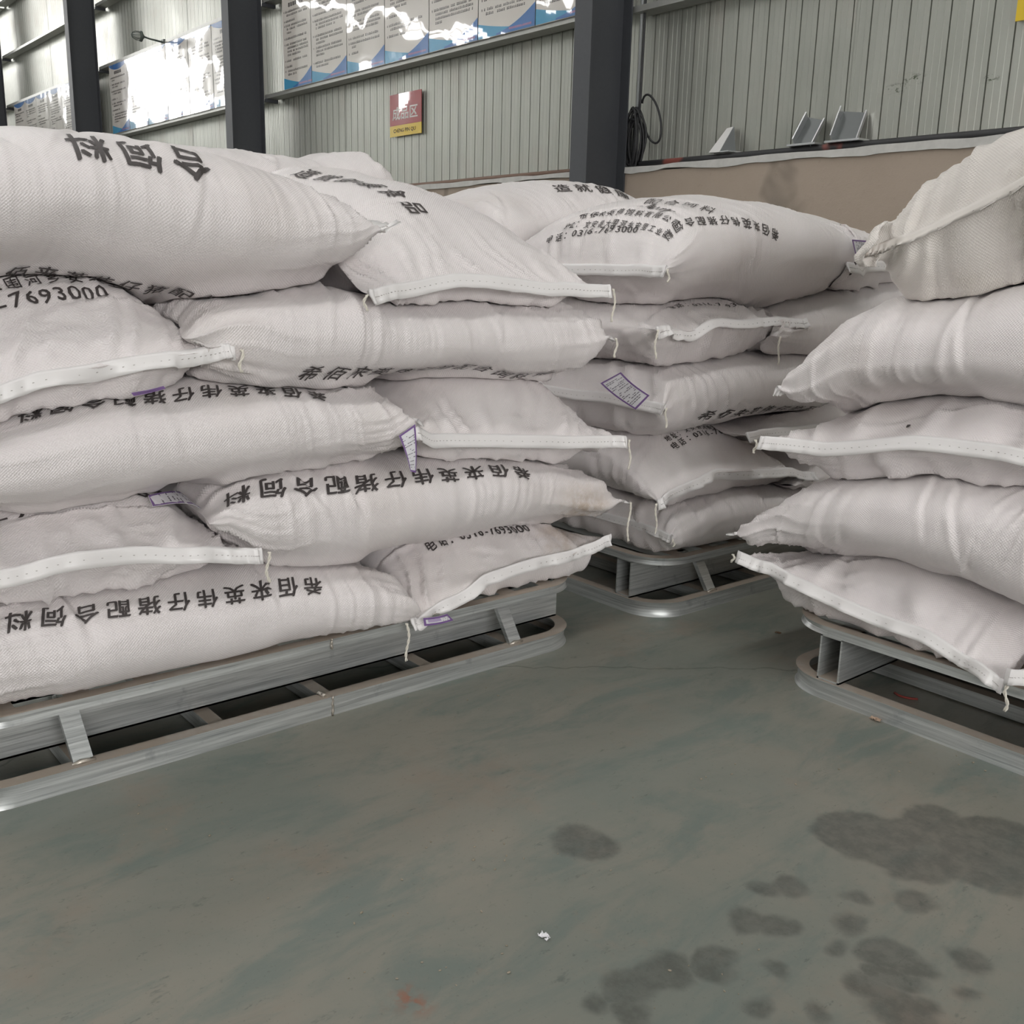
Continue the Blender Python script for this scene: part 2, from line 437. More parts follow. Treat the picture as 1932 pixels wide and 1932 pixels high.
nx = 60
for i in range(nx):                         # rendered masonry plinth under the sheets, broken mortar along its top edge
    xa, xb = -25 + i * 30 / nx, -25 + (i + 1) * 30 / nx
    b.box((xa, 4.90, 0), (xb, YW + 0.02, 1.545))
base = structure(b.build('wall_base', M['plaster']))
b = MB(); N = 420; xs = np.linspace(-25, 4, N)
top = 1.578 + 0.004 * vnoise(xs * 6, xs * 0, 3); lowz = 1.548 + 0.012 * vnoise(xs * 3.2, xs * 0 + 4, 5) - 0.008 * ridge(xs * 9, xs * 0, 8)
V = []
for x, a, c in zip(xs, top, lowz):
    V += [(x, 4.885, c), (x, 4.888, a), (x, YW + 0.01, a), (x, YW + 0.01, c)]
F = [(4 * i + k, 4 * i + 4 + k, 4 * i + 4 + (k + 1) % 4, 4 * i + (k + 1) % 4) for i in range(N - 1) for k in range(4)]
structure(link('trim_1', mesh_np('mortar_ledge', V, F, [simple('lime_mortar', (0.50, 0.49, 0.47), 0.8, vary=0.25, nscale=14)])))
# columns: H sections, web facing the room's length
COLX = [-4.786, -9.86, -14.70, -19.45, -24.3]
for i, x in enumerate(COLX):
    b = MB(); y0, y1, fw, tf = 4.545, 4.895, 0.152, 0.011
    b.box((x - fw, y0, 0), (x, y0 + tf, ZC)); b.box((x - fw, y1 - tf, 0), (x, y1, ZC))
    b.box((x - fw / 2 - 0.004, y0 + tf, 0), (x - fw / 2 + 0.004, y1 - tf, ZC))
    structure(b.build('steel_column', M['column']))
ends = [XR] + COLX
for bay in range(5):                         # girts: C sections, lips up and down at the front
    xa, xb = ends[bay + 1] - 0.02, ends[bay] - 0.13 if bay else 3.0
    for z in (2.535, 3.415, 4.19, 5.0, 5.9):
        if bay == 0 and z == 3.415: z = 3.6
        if bay == 0 and z == 2.535: z = 2.50
        b = MB()
        b.box((xa, 4.915, z), (xb, YW - 0.021, z + 0.003)); b.box((xa, 4.912, z), (xb, 4.915, z + 0.036)); b.box((xa, YW - 0.024, z + 0.003), (xb, YW - 0.021, z + 0.05))
        structure(b.build('wall_girt', M['girt']))
    b = MB()                                # cleats that carry the girts on the columns
    for z in (2.535, 3.415, 4.19):
        b.box((ends[bay + 1] - 0.002, 4.90, z - 0.035), (ends[bay + 1] + 0.035, 5.03, z - 0.004))
    if bay: structure(b.build('girt_cleat', M['column']))

# ------------------------------------------------------------------ lettering
def glyphs(text, shear=0.0, bold=0.0, space=1.0, maxedge=None):
    """flat triangulated lettering, 1 unit high em, baseline at y=0: (verts Nx2, tris)"""
    cu = bpy.data.curves.new('t', 'FONT'); cu.body = text; cu.size = 1.0
    cu.resolution_u = 2; cu.shear = shear; cu.space_character = space
    ob = bpy.data.objects.new('t', cu); COL.objects.link(ob)
    bpy.context.view_layer.update()
    dg = bpy.context.evaluated_depsgraph_get()
    me = bpy.data.meshes.new_from_object(ob.evaluated_get(dg))
    bpy.data.objects.remove(ob); bpy.data.curves.remove(cu)
    bm = bmesh.new(); bm.from_mesh(me); bpy.data.meshes.remove(me)
    bmesh.ops.triangulate(bm, faces=bm.faces[:])
    if maxedge:
        for _ in range(4):
            es = [e for e in bm.edges if e.calc_length() > maxedge]
            if not es: break
            bmesh.ops.subdivide_edges(bm, edges=es, cuts=1)
            bmesh.ops.triangulate(bm, faces=bm.faces[:])
    bm.verts.index_update()
    V = np.array([v.co[:2] for v in bm.verts]); F = np.array([[v.index for v in f.verts] for f in bm.faces])
    bm.free()
    if bold:                                 # heavier strokes: the same outline laid three times, a little apart
        n = len(V); o = np.array([[0, 0], [bold, bold * 0.7], [-bold, -bold * 0.7], [bold, -bold * 0.7]])
        V = np.concatenate([V + d for d in o]); F = np.concatenate([F + n * k for k in range(len(o))])
    return V, F

# ------------------------------------------------------------------ posters
def poster(x0, x1, z0, z1, seed, label, full_text=True, blank_lines=None):
    rg = random.Random(seed)
    w, h = x1 - x0, z1 - z0
    root = thing('wall_poster', label, 'poster', (x0 + w / 2, 4.9, z0), 'notice posters on the back wall')
    def surf(u, v):                          # u, v in metres on the sheet; slightly buckled film
        d = 0.0035 * vnoise(np.asarray((u + x0) * 3.1), np.asarray((v + z0) * 2.2), 11) + 0.0012 * vnoise(np.asarray((u + x0) * 9.0), np.asarray((v + z0) * 6.0), 12)
        return 4.897 + d
    nu, nv = 16, 20
    V = [(x0 + w * i / nu, float(surf(w * i / nu, h * j / nv)), z0 + h * j / nv) for j in range(nv + 1) for i in range(nu + 1)]
    F = [(j * (nu + 1) + i, j * (nu + 1) + i + 1, (j + 1) * (nu + 1) + i + 1, (j + 1) * (nu + 1) + i) for j in range(nv) for i in range(nu)]
    m = mesh_np('sheet', V, F, [M['poster']], smooth=True)
    link('sheet', m, root)
    def decal(name, quads, mat, kind=None):
        V, F = [], []
        for q in quads:
            b0 = len(V)
            V += [(x0 + u, float(surf(u, v)) - 0.0012, z0 + v) for u, v in q]
            F.append(tuple(range(b0, b0 + len(q))))
        me = bpy.data.meshes.new(name); me.from_pydata(V, [], F)
        for mm in (mat if isinstance(mat, list) else [mat]): me.materials.append(mm)
        me.polygons.foreach_set('use_smooth', [True] * len(F)); me.update()
        o = link(name, me, root)
        if kind: o['kind'] = kind
        return o
    # bottom wave: light blue from the left, dark blue from the right
    K = 12; Q1, Q2, T1 = [], [], []
    lf = lambda t: 0.105 * h * (1 - t) ** 1.6 + 0.022 * h
    rf = lambda t: 0.018 * h + 0.17 * h * max(0.0, (t - 0.30) / 0.70) ** 1.7
    for k in range(K):
        a, c = k / K, (k + 1) / K
        Q1.append([(w * a, 0.004), (w * c, 0.004), (w * c, lf(c)), (w * a, lf(a))])
        if c > 0.36: Q2.append([(w * a, 0.004), (w * c, 0.004), (w * c, rf(c)), (w * a, rf(a))])
        ta, tc = h - 0.075 * h * math.sin(PI * a) ** 0.7 - 0.012 * h, h - 0.075 * h * math.sin(PI * c) ** 0.7 - 0.012 * h
        T1.append([(w * a, ta), (w * c, tc), (w * c, h - 0.003), (w * a, h - 0.003)])
    decal('wave_band', Q1, M['p_cyan'])
    o2 = decal('wave_band', Q2, M['p_blue'])
    for v in o2.data.vertices: v.co.y -= 0.0008
    decal('top_band', T1, M['p_blue'])
    # title and body lettering: too small to read in the photograph, so blocks of the size of its characters
    text = []
    ch = 0.0165
    nt = rg.randint(5, 7)
    for k in range(nt):
        u = w / 2 + (k - nt / 2) * 0.042
        for a, c in ((0, .42), (.52, .95)):
            text.append([(u + 0.034 * a, 0.855 * h), (u + 0.034 * c, 0.855 * h), (u + 0.034 * c, 0.855 * h + 0.036), (u + 0.034 * a, 0.855 * h + 0.036)])
    v = 0.80 * h
    while v > 0.17 * h:
        nl = rg.choice((1, 1, 2, 3, 4))
        for l in range(nl):
            full = l < nl - 1
            n = int((w - 0.13) / (ch * 1.12)) if full else rg.randint(5, 24)
            u = 0.065 + (0.0 if l == 0 else 0.022)
            if l == 0:
                text.append([(u - 0.028, v), (u - 0.020, v), (u - 0.020, v + 0.016), (u - 0.028, v + 0.016)])
            for k in range(n):
                if u > w - 0.06 or v < 0.115 * h: break
                if rg.random() > 0.07:
                    s = rg.uniform(0.62, 0.9); hh = rg.uniform(0.014, 0.019)
                    text.append([(u, v), (u + ch * s, v), (u + ch * s, v + hh * 0.45), (u, v + hh * 0.45)])
                    text.append([(u + ch * .1, v + hh * .58), (u + ch * s * .95, v + hh * .58), (u + ch * s * .95, v + hh), (u + ch * .1, v + hh)])
                u += ch * 1.12
            v -= 0.031
        v -= rg.choice((0.008, 0.02, 0.034))
    decal('small_print', text, M['p_text'], 'stuff')
    foot = [[(w * 0.56 + k * 0.0155, 0.022), (w * 0.56 + k * 0.0155 + 0.011, 0.022), (w * 0.56 + k * 0.0155 + 0.011, 0.036), (w * 0.56 + k * 0.0155, 0.036)] for k in range(16)]
    of = decal('foot_line', foot, M['p_foot'], 'stuff')
    for vv in of.data.vertices: vv.co.y -= 0.0012
    return root

ordn = ['leftmost', 'second', 'third', 'fourth', 'fifth', 'sixth', 'rightmost']
e3 = [-9.44, -8.885, -8.25, -7.64, -7.0, -6.37, -5.725, -5.09]
for i in range(7):
    poster(e3[i] + 0.004, e3[i + 1] - 0.004, 2.565, 3.405, 30 + i, '%s poster with blue wave in the row above the red sign' % ordn[i])
ord2 = ['leftmost', 'second', 'third', 'fourth', 'fifth', 'rightmost']
for i in range(6):
    x = -14.30 + i * 0.648
    poster(x + 0.004, x + 0.640, 2.565, 3.405, 50 + i, '%s poster with blue wave in the row below the wall lamp' % ord2[i])
for i in range(6):
    x = -18.97 + i * 0.648
    poster(x + 0.004, x + 0.640, 2.565, 3.405, 70 + i, '%s poster in the farthest row, left of the second steel column' % ord2[i])

# ------------------------------------------------------------------ sign of the finished-goods area
def sign():
    x0, x1, z0, z1, y = -7.775, -7.30, 2.012, 2.352, 5.032
    root = thing('area_sign', 'red and yellow area sign with white characters on the corrugated wall', 'sign', ((x0 + x1) / 2, y, z0))
    w, h = x1 - x0, z1 - z0
    def plate(name, u0, v0, u1, v1, mat, d, th=0.004, parent=root):
        n = 10; V = []
        for k in range(n + 1):
            u = u0 + (u1 - u0) * k / n
            bow = 0.004 * math.sin(PI * u / w)
            for yy in (0, th):
                V += [(x0 + u, y - bow - d + yy, z0 + v0), (x0 + u, y - bow - d + yy + 0.003 * 0, z0 + v1)]
        F = []
        for k in range(n):
            a, c = 4 * k, 4 * k + 4
            F += [(a, c, c + 1, a + 1), (a + 3, c + 3, c + 2, a + 2), (a + 1, c + 1, c + 3, a + 3), (a, a + 2, c + 2, c)]
        F += [(0, 1, 3, 2), (4 * n, 4 * n + 2, 4 * n + 3, 4 * n + 1)]
        return link(name, mesh_np(name, V, F, [mat]), parent)
    top = plate('red_panel', 0, 0.262 * h, w, h, M['s_red'], 0)
    bot = plate('yellow_panel', 0, 0, w, 0.26 * h, M['s_yellow'], 0)
    def letters(txt, mat, u0, u1, v0, hgt, bold, parent):
        V, F = glyphs(txt, 0, bold)
        V[:, 0] -= V[:, 0].min(); V[:, 0] *= (u1 - u0) / V[:, 0].max(); V[:, 1] -= V[:, 1].min(); V[:, 1] *= hgt / V[:, 1].max()
        P = np.stack([x0 + u0 + V[:, 0], y - 0.0012 - 0.004 * np.sin(PI * (u0 + V[:, 0]) / w), z0 + v0 + V[:, 1]], 1)
        link('lettering', mesh_np('lettering', P, F, [mat]), parent)
    letters('成品区', M['s_white'], 0.045, w - 0.05, 0.385 * h, 0.31 * h, 0.022, top)
    letters('CHENG PIN QU', M['s_dark'], 0.06, w - 0.08, 0.075 * h, 0.105 * h, 0.012, bot)
sign()
b = MB(); b.box((-2.43, 5.022, 2.095), (-1.95, 5.034, 2.70))
tag(b.build('yellow_sign', M['yellow_board']), 'plain yellow sign board at the far right edge of the wall', 'sign')

# ------------------------------------------------------------------ bulkhead lamp on its arm
def lamp():
    bx, by, bz = on_y((306, 78), 4.90)
    root = thing('wall_lamp', 'small caged bulkhead lamp on a thin arm above the glaring posters', 'lamp', (bx, by, bz))
    tip = Vector((bx - 0.02, by - 0.20, bz + 0.02))
    a = MB(); a.tube([(bx, by + 0.02, bz - 0.01), (bx, by - 0.15, bz + 0.005), tuple(tip)], 0.010, 8); a.build('arm', M['lamp_green'], root)
    a = MB(); a.box((bx - 0.04, by + 0.0, bz - 0.03), (bx + 0.04, by + 0.03, bz + 0.02)); a.build('wall_bracket', M['lamp_green'], root)
    d = Vector((-0.02, -1, 0.02)).normalized()
    p = [tip + d * s for s in (0, 0.02, 0.03, 0.045, 0.06)]
    a = MB(); a.tube(p, [0.014, 0.034, 0.058, 0.06, 0.046], 18); a.build('housing', M['lamp_green'], root)
    t = NT('lamp_glass'); gl = t.done((0.62, 0.64, 0.60), 0.12, 0.0, None, Transmission_Weight=0.5)
    a = MB(); a.tube([tip + d * s for s in (0.055, 0.07, 0.095, 0.12, 0.138, 0.145)], [0.042, 0.045, 0.042, 0.034, 0.02, 0.004], 18); a.build('glass_dome', gl, root)
    a = MB()
    for k in range(4):
        an = PI * k / 4; q = Vector((math.cos(an), 0, math.sin(an)))
        a.tube([tip + d * 0.055 + q * 0.05, tip + d * 0.10 + q * 0.048, tip + d * 0.135 + q * 0.03, tip + d * 0.152, tip + d * 0.135 - q * 0.03, tip + d * 0.10 - q * 0.048, tip + d * 0.055 - q * 0.05], 0.003, 5)
    a.build('wire_guard', M['lamp_green'], root)
lamp()

# ------------------------------------------------------------------ pipe, cables and offcuts along the ledge
PZ = 1.60
t = NT('sooty_red_pipe'); ob = t.coord()
M['pipe'] = t.done(t.mix(t.ramp(t.noise(t.scale(ob, (1.3, 1, 1)), 2.0, 3), 0.60, 0.64), (0.03, 0.03, 0.032), (0.26, 0.075, 0.06)), 0.5)
b = MB(); b.tube([(x, 4.95, PZ - 0.003) for x in np.linspace(-4.77, 2.5, 12)], 0.020, 10)
tag(b.build('ledge_pipe', M['pipe']), 'dark pipe with red patches lying along the wall ledge', 'pipe')
b = MB(); b.tube([(-10, 4.96, 1.596), (-7, 4.95, 1.592), (-6.2, 4.955, 1.596), (-5.0, 4.95, 1.594)], 0.014, 8)
tag(b.build('ledge_conduit', simple('rusty_conduit', (0.20, 0.13, 0.10), 0.7)), 'thin rusty conduit on the ledge behind the middle sacks', 'pipe')
def cables():
    cx, cy = on_y((1190, 262), 4.93)[:2]
    c = on_y((1194, 266), 4.93)
    root = thing('cable_coil', 'hank of black cable hanging beside the dark steel column', 'cable', (c[0], 4.93, 1.62))
    rg = random.Random(3)
    for k in range(13):
        rx, rz = rg.uniform(0.05, 0.085), rg.uniform(0.13, 0.19)
        ox, oz, oy = rg.uniform(-0.02, 0.02), rg.uniform(-0.03, 0.02), rg.uniform(-0.03, 0.03)
        tw = rg.uniform(-0.9, 0.9)
        pts = []
        for i in range(28):
            a = 2 * PI * i / 28
            px_ = rx * math.cos(a); 
            pts.append((c[0] + ox + px_ * math.cos(tw), 4.93 + oy + px_ * math.sin(tw) * 0.5, c[2] + oz + rz * math.sin(a) + 0.01 * math.sin(3 * a + k)))
        m = MB(); m.tube(pts, 0.0075, 7, closed=True); m.build('cable_loop', M['black_rubber'], root)
    m = MB()
    m.tube([(c[0] + 0.018, 4.965, ZC - 0.2), (c[0] + 0.018, 4.965, 2.6), (c[0] + 0.020, 4.96, 2.0), (c[0] + 0.022, 4.95, c[2] + 0.1)], 0.0085, 7)
    m.build('feed_cable', M['black_rubber'], root)
    m = MB(); m.tube([(c[0] + 0.10 + 0.075 * math.cos(q) - 0.05 * math.sin(q), 4.985, c[2] + 0.13 + 0.15 * math.sin(q)) for q in np.linspace(-2.6, 2.4, 22)], 0.007, 7)
    m.build('cable_loop', M['black_rubber'], root)
    m = MB(); m.tube([(c[0] - 0.012, 4.97, ZC - 0.2), (c[0] - 0.012, 4.97, c[2] + 0.12)], 0.011, 10)
    tag(m.build('conduit_pipe', M['pvc']), 'pale vertical conduit pipe behind the dark steel column', 'pipe')
cables()

def slab4(name, pts, th, mat, parent):
    """a flat bar through four corner points, th thick"""
    p = [Vector(q) for q in pts]; n = (p[1] - p[0]).cross(p[3] - p[0]).normalized() * th
    m = MB(); m.add(p + [q + n for q in p], [(0, 1, 2, 3), (7, 6, 5, 4), (0, 4, 5, 1), (1, 5, 6, 2), (2, 6, 7, 3), (3, 7, 4, 0)])
    return m.build(name, mat, parent)
def bracket_t():
    bl, br = on_y((1337, 297), 4.91), on_y((1357, 293), 4.91)
    tr, tl = on_y((1384, 240), 5.03), on_y((1372, 243), 5.03)
    bl[2] = br[2] = PZ + 0.02
    root = thing('steel_bracket', 'white sloping bracket plate with black marks, leftmost of three offcuts on the ledge', 'bracket', tuple(bl))
    pl = slab4('sloping_plate', [bl, br, tr, tl], 0.004, M['white_paint'], root)
    e1, e2 = Vector(br) - Vector(bl), Vector(tl) - Vector(bl); nn = e1.cross(e2).normalized(); nn = nn if nn.y < 0 else -nn
    for v0, u0, u1, v1 in ((.34, .25, .38, .44), (.36, .5, .62, .46), (.42, .3, .66, .45), (.58, .25, .4, .68), (.60, .52, .64, .70), (.66, .25, .64, .69)):
        q = [Vector(bl) + e1 * u + e2 * v + nn * 0.0012 for u, v in ((u0, v0), (u1, v0), (u1, v1), (u0, v1))]
        m = MB(); m.add(q, [(0, 1, 2, 3)]); m.build('black_mark', M['ink'], pl)
    fr = on_y((1373, 293), 4.91); fr[2] = bl[2]
    slab4('foot_plate', [bl, fr, fr + np.array([0.02, 0.11, 0]), bl + np.array([0.02, 0.11, 0])], 0.006, M['alu'], root)
    slab4('side_web', [br, fr + np.array([0.01, 0.06, 0]), tr + np.array([0.004, 0.0, 0]), tr], 0.003, M['alu_dark'], root)
    return root
def channel(pb, pt, w, label):
    """short channel offcut leaning against the wall: web, two lips and the plate under it"""
    a = on_y(pb, 4.93); c = on_y(pt, 5.01)
    a[2] = PZ + 0.026
    root = thing('channel_offcut', label, 'offcut', tuple(a))
    d = (Vector(c) - Vector(a)).normalized(); side = Vector((1, 0.35, 0)); side = (side - d * side.dot(d)).normalized(); n = d.cross(side).normalized()
    if n.y > 0: n = -n
    def slab(name, o1, o2, th, mat, dep):
        m = MB(); vs = []
        for P in (Vector(a), Vector(c)):
            for s, q in ((o1, 0), (o2, 0), (o2, dep), (o1, dep)):
                vs.append(P + side * s + n * q)
        m.add(vs, [(0, 1, 2, 3), (7, 6, 5, 4), (0, 4, 5, 1), (1, 5, 6, 2), (2, 6, 7, 3), (3, 7, 4, 0)])
        m.build(name, mat, root)
    slab('web', 0, w, 0, M['alu_dark'], 0.004)
    slab('lip', -0.004, 0.002, 0, M['alu'], 0.055); slab('lip', w - 0.002, w + 0.004, 0, M['alu'], 0.03)
    m = MB(); m.box((a[0] - 0.03, 4.90, PZ + 0.016), (a[0] + w + 0.05, 5.0, PZ + 0.026)); m.build('bottom_plate', M['alu'], root)
bracket_t()
channel((1498, 283), (1525, 222), 0.10, 'narrow dark channel offcut leaning on the wall, middle of three on the ledge')
channel((1569, 277), (1590, 211), 0.13, 'wide grey channel offcut leaning on the wall, rightmost of three on the ledge')

# ------------------------------------------------------------------ pallets
def round_rect(x0, x1, y0, y1, r, n=15):
    P = []
    for cx, cy, a0 in ((x1 - r, y1 - r, 0), (x0 + r, y1 - r, 90), (x0 + r, y0 + r, 180), (x1 - r, y0 + r, 270)):
        for k in range(n + 1):
            a = math.radians(a0 + 90 * k / n); P.append((cx + r * math.cos(a), cy + r * math.sin(a), math.cos(a), math.sin(a)))
    return P
def ring(x0, x1, y0, y1, z0, z1, r, fl=0.030, th=0.004, lips=True):
    """closed ring of channel bent round the corners, web outside, flanges inside; at the bends the web dishes in a little"""
    P = round_rect(x0, x1, y0, y1, r); n = len(P)
    prof = [(0.0, z0), (-0.004, z0 + 0.010), (-0.004, z1 - 0.010), (0.0, z1), (fl, z1), (fl, z1 - th), (th + 0.002, z1 - th - 0.002), (th + 0.002, z0 + th + 0.002), (fl, z0 + th), (fl, z0)]
    straight = [(0.0, z0 + 0.001), (0.0, z0 + 0.010), (0.0, z1 - 0.010), (0.0, z1 - 0.001)]
    V = []
    for i, (x, y, cx, cy) in enumerate(P):
        bend = math.sin(PI * (i % 16) / 15) ** 0.6
        for k, (q, z) in enumerate(prof):
            if k in (1, 2): q = 0.006 * bend
            V.append((x - cx * q, y - cy * q, z))
    k = len(prof)
    F = [(i * k + j, ((i + 1) % n) * k + j, ((i + 1) % n) * k + (j + 1) % k, i * k + (j + 1) % k) for i in range(n) for j in range(k)]
    return V, F
def pallet(x0, x1, y0, y1, label, bars):
    root = thing('steel_pallet', label, 'pallet', ((x0 + x1) / 2, (y0 + y1) / 2, 0), 'galvanised steel pallets under the sacks')
    V, F = ring(x0, x1, y0, y1, 0.0, 0.041, 0.115)
    link('bottom_ring', mesh_np('bottom_ring', V, F, [M['steel']], None, 'edges'), root)
    V, F = ring(x0 + 0.002, x1 - 0.002, y0 + 0.002, y1 - 0.002, 0.146, 0.166, 0.115, 0.028)
    link('top_ring', mesh_np('top_ring', V, F, [M['steel']], None, 'edges'), root)
    xm = (x0 + x1) / 2
    for xc, s in ((x1 - 0.105, -1), (x0 + 0.105, 1), (xm, -1)):       # deep channels from end to end
        m = MB(); w, th = 0.054, 0.004; ya, yb = y0 + 0.006, y1 - 0.055 if s else y1
        yb = y1 - 0.006
        m.box((min(xc, xc + s * th), ya, 0.0415), (max(xc, xc + s * th), yb, 0.1455))
        m.box((min(xc + s * (w - th), xc + s * w), ya, 0.0415), (max(xc + s * (w - th), xc + s * w), yb, 0.1455))
        for z in (0.0415, 0.1415):
            m.box((min(xc, xc + s * w), ya, z), (max(xc, xc + s * w), yb, z + 0.004))
        m.build('deep_channel', M['steel'], root)
    for y in bars:                                                   # bottom cross bars and sloping braces
        m = MB(); m.box((x0 + 0.03, y - 0.015, 0.004), (x1 - 0.03, y + 0.015, 0.037)); m.build('cross_bar', M['steel'], root)
    for y in (bars[0], bars[-1]):
        for xo, xi in ((x1 - 0.022, x1 - 0.085), (x0 + 0.022, x0 + 0.085)):
            m = MB(); m.bar((xo, y, 0.042), (xi, y - 0.008, 0.150), 0.034, 0.012, up=(1, 0, 0.3)); m.build('brace', M['steel'], root)
            m = MB(); m.tube([(xo + 0.008, y - 0.02, 0.041), (xo + 0.009, y - 0.006, 0.044), (xo + 0.007, y + 0.008, 0.042), (xo + 0.008, y + 0.02, 0.041)], [0.003, 0.005, 0.0045, 0.003], 6)
            m.build('weld_bead', M['weld'], root)
    n = int((y1 - y0 - 0.2) / 0.122)
    first = None
    off = (y1 - y0 - 0.122 * n) / 2
    for k in range(n + 1):
        y = y0 + off + k * 0.122
        if first is None:
            m = MB(); m.box((x0 + 0.030, -0.022, 0.148), (x1 - 0.030, 0.022, 0.1655)); first = m.mesh('deck_slat', M['steel'])
        link('deck_slat', first, root, None).location = (0, y, 0)
    ym = (y0 + y1) / 2
    for (xa, z0, z1) in ((x1, 0.001, 0.043), (x1, 0.146, 0.168)):     # welded butt joint half way along the long side
        m = MB(); zz = np.linspace(z0, z1, 9)
        m.tube([(xa + 0.001 + 0.001 * random.random(), ym + random.uniform(-.0015, .0015), z) for z in zz], [random.uniform(.0016, .0034) for _ in zz], 6)
        m.build('weld_bead', M['weld'], root)
    m = MB(); m.tube([(x1 - 0.03 + 0.024 * k, ym - 0.012 + random.uniform(-.004, .004), 0.042) for k in range(2)], 0.006, 6); m.build('weld_bead', M['weld'], root)
    return root
DECK = 0.166
PL = pallet(-3.14, -1.702, 0.235, 1.676, 'galvanised steel pallet under the left stack, nearest the camera on the left', (0.466, 0.72, 0.955, 1.215, 1.46))
PM = pallet(-3.14, -1.690, 1.925, 3.37, 'galvanised steel pallet under the shaded middle stack', (2.17, 2.42, 2.65, 2.9, 3.13))
PR = pallet(-1.262, 0.18, 1.858, 3.30, 'galvanised steel pallet under the right stack of sacks', (2.10, 2.35, 2.58, 2.83, 3.06))

# ------------------------------------------------------------------ sacks
SACKS = []
TREES = []                                   # (bounds, tree) of the sacks already laid, for the contact of the next ones

def smooth1(a, k):
    if k < 2: return a
    pad = np.concatenate([2 * a[0] - a[k:0:-1], a, 2 * a[-1] - a[-2:-k - 2:-1]])
    ker = np.hanning(2 * k + 1); ker /= ker.sum()
    return np.convolve(pad, ker, 'same')[k:-k]

LAYER = dict(A=1, B=1, C=2, D=2, E=3, F=3, G=4, H=4, I=5, J=5, K=5, L1=1, L2=2, L3=3, L4=4, R1R=1, M1=1, M1R=1, M2=2, M2R=2, M3=3, M3R=3, M4=4, M4R=4, M5=5, T1=5, T2=5, R1=1, R2=2, R3=3, R4=4, R5=5)

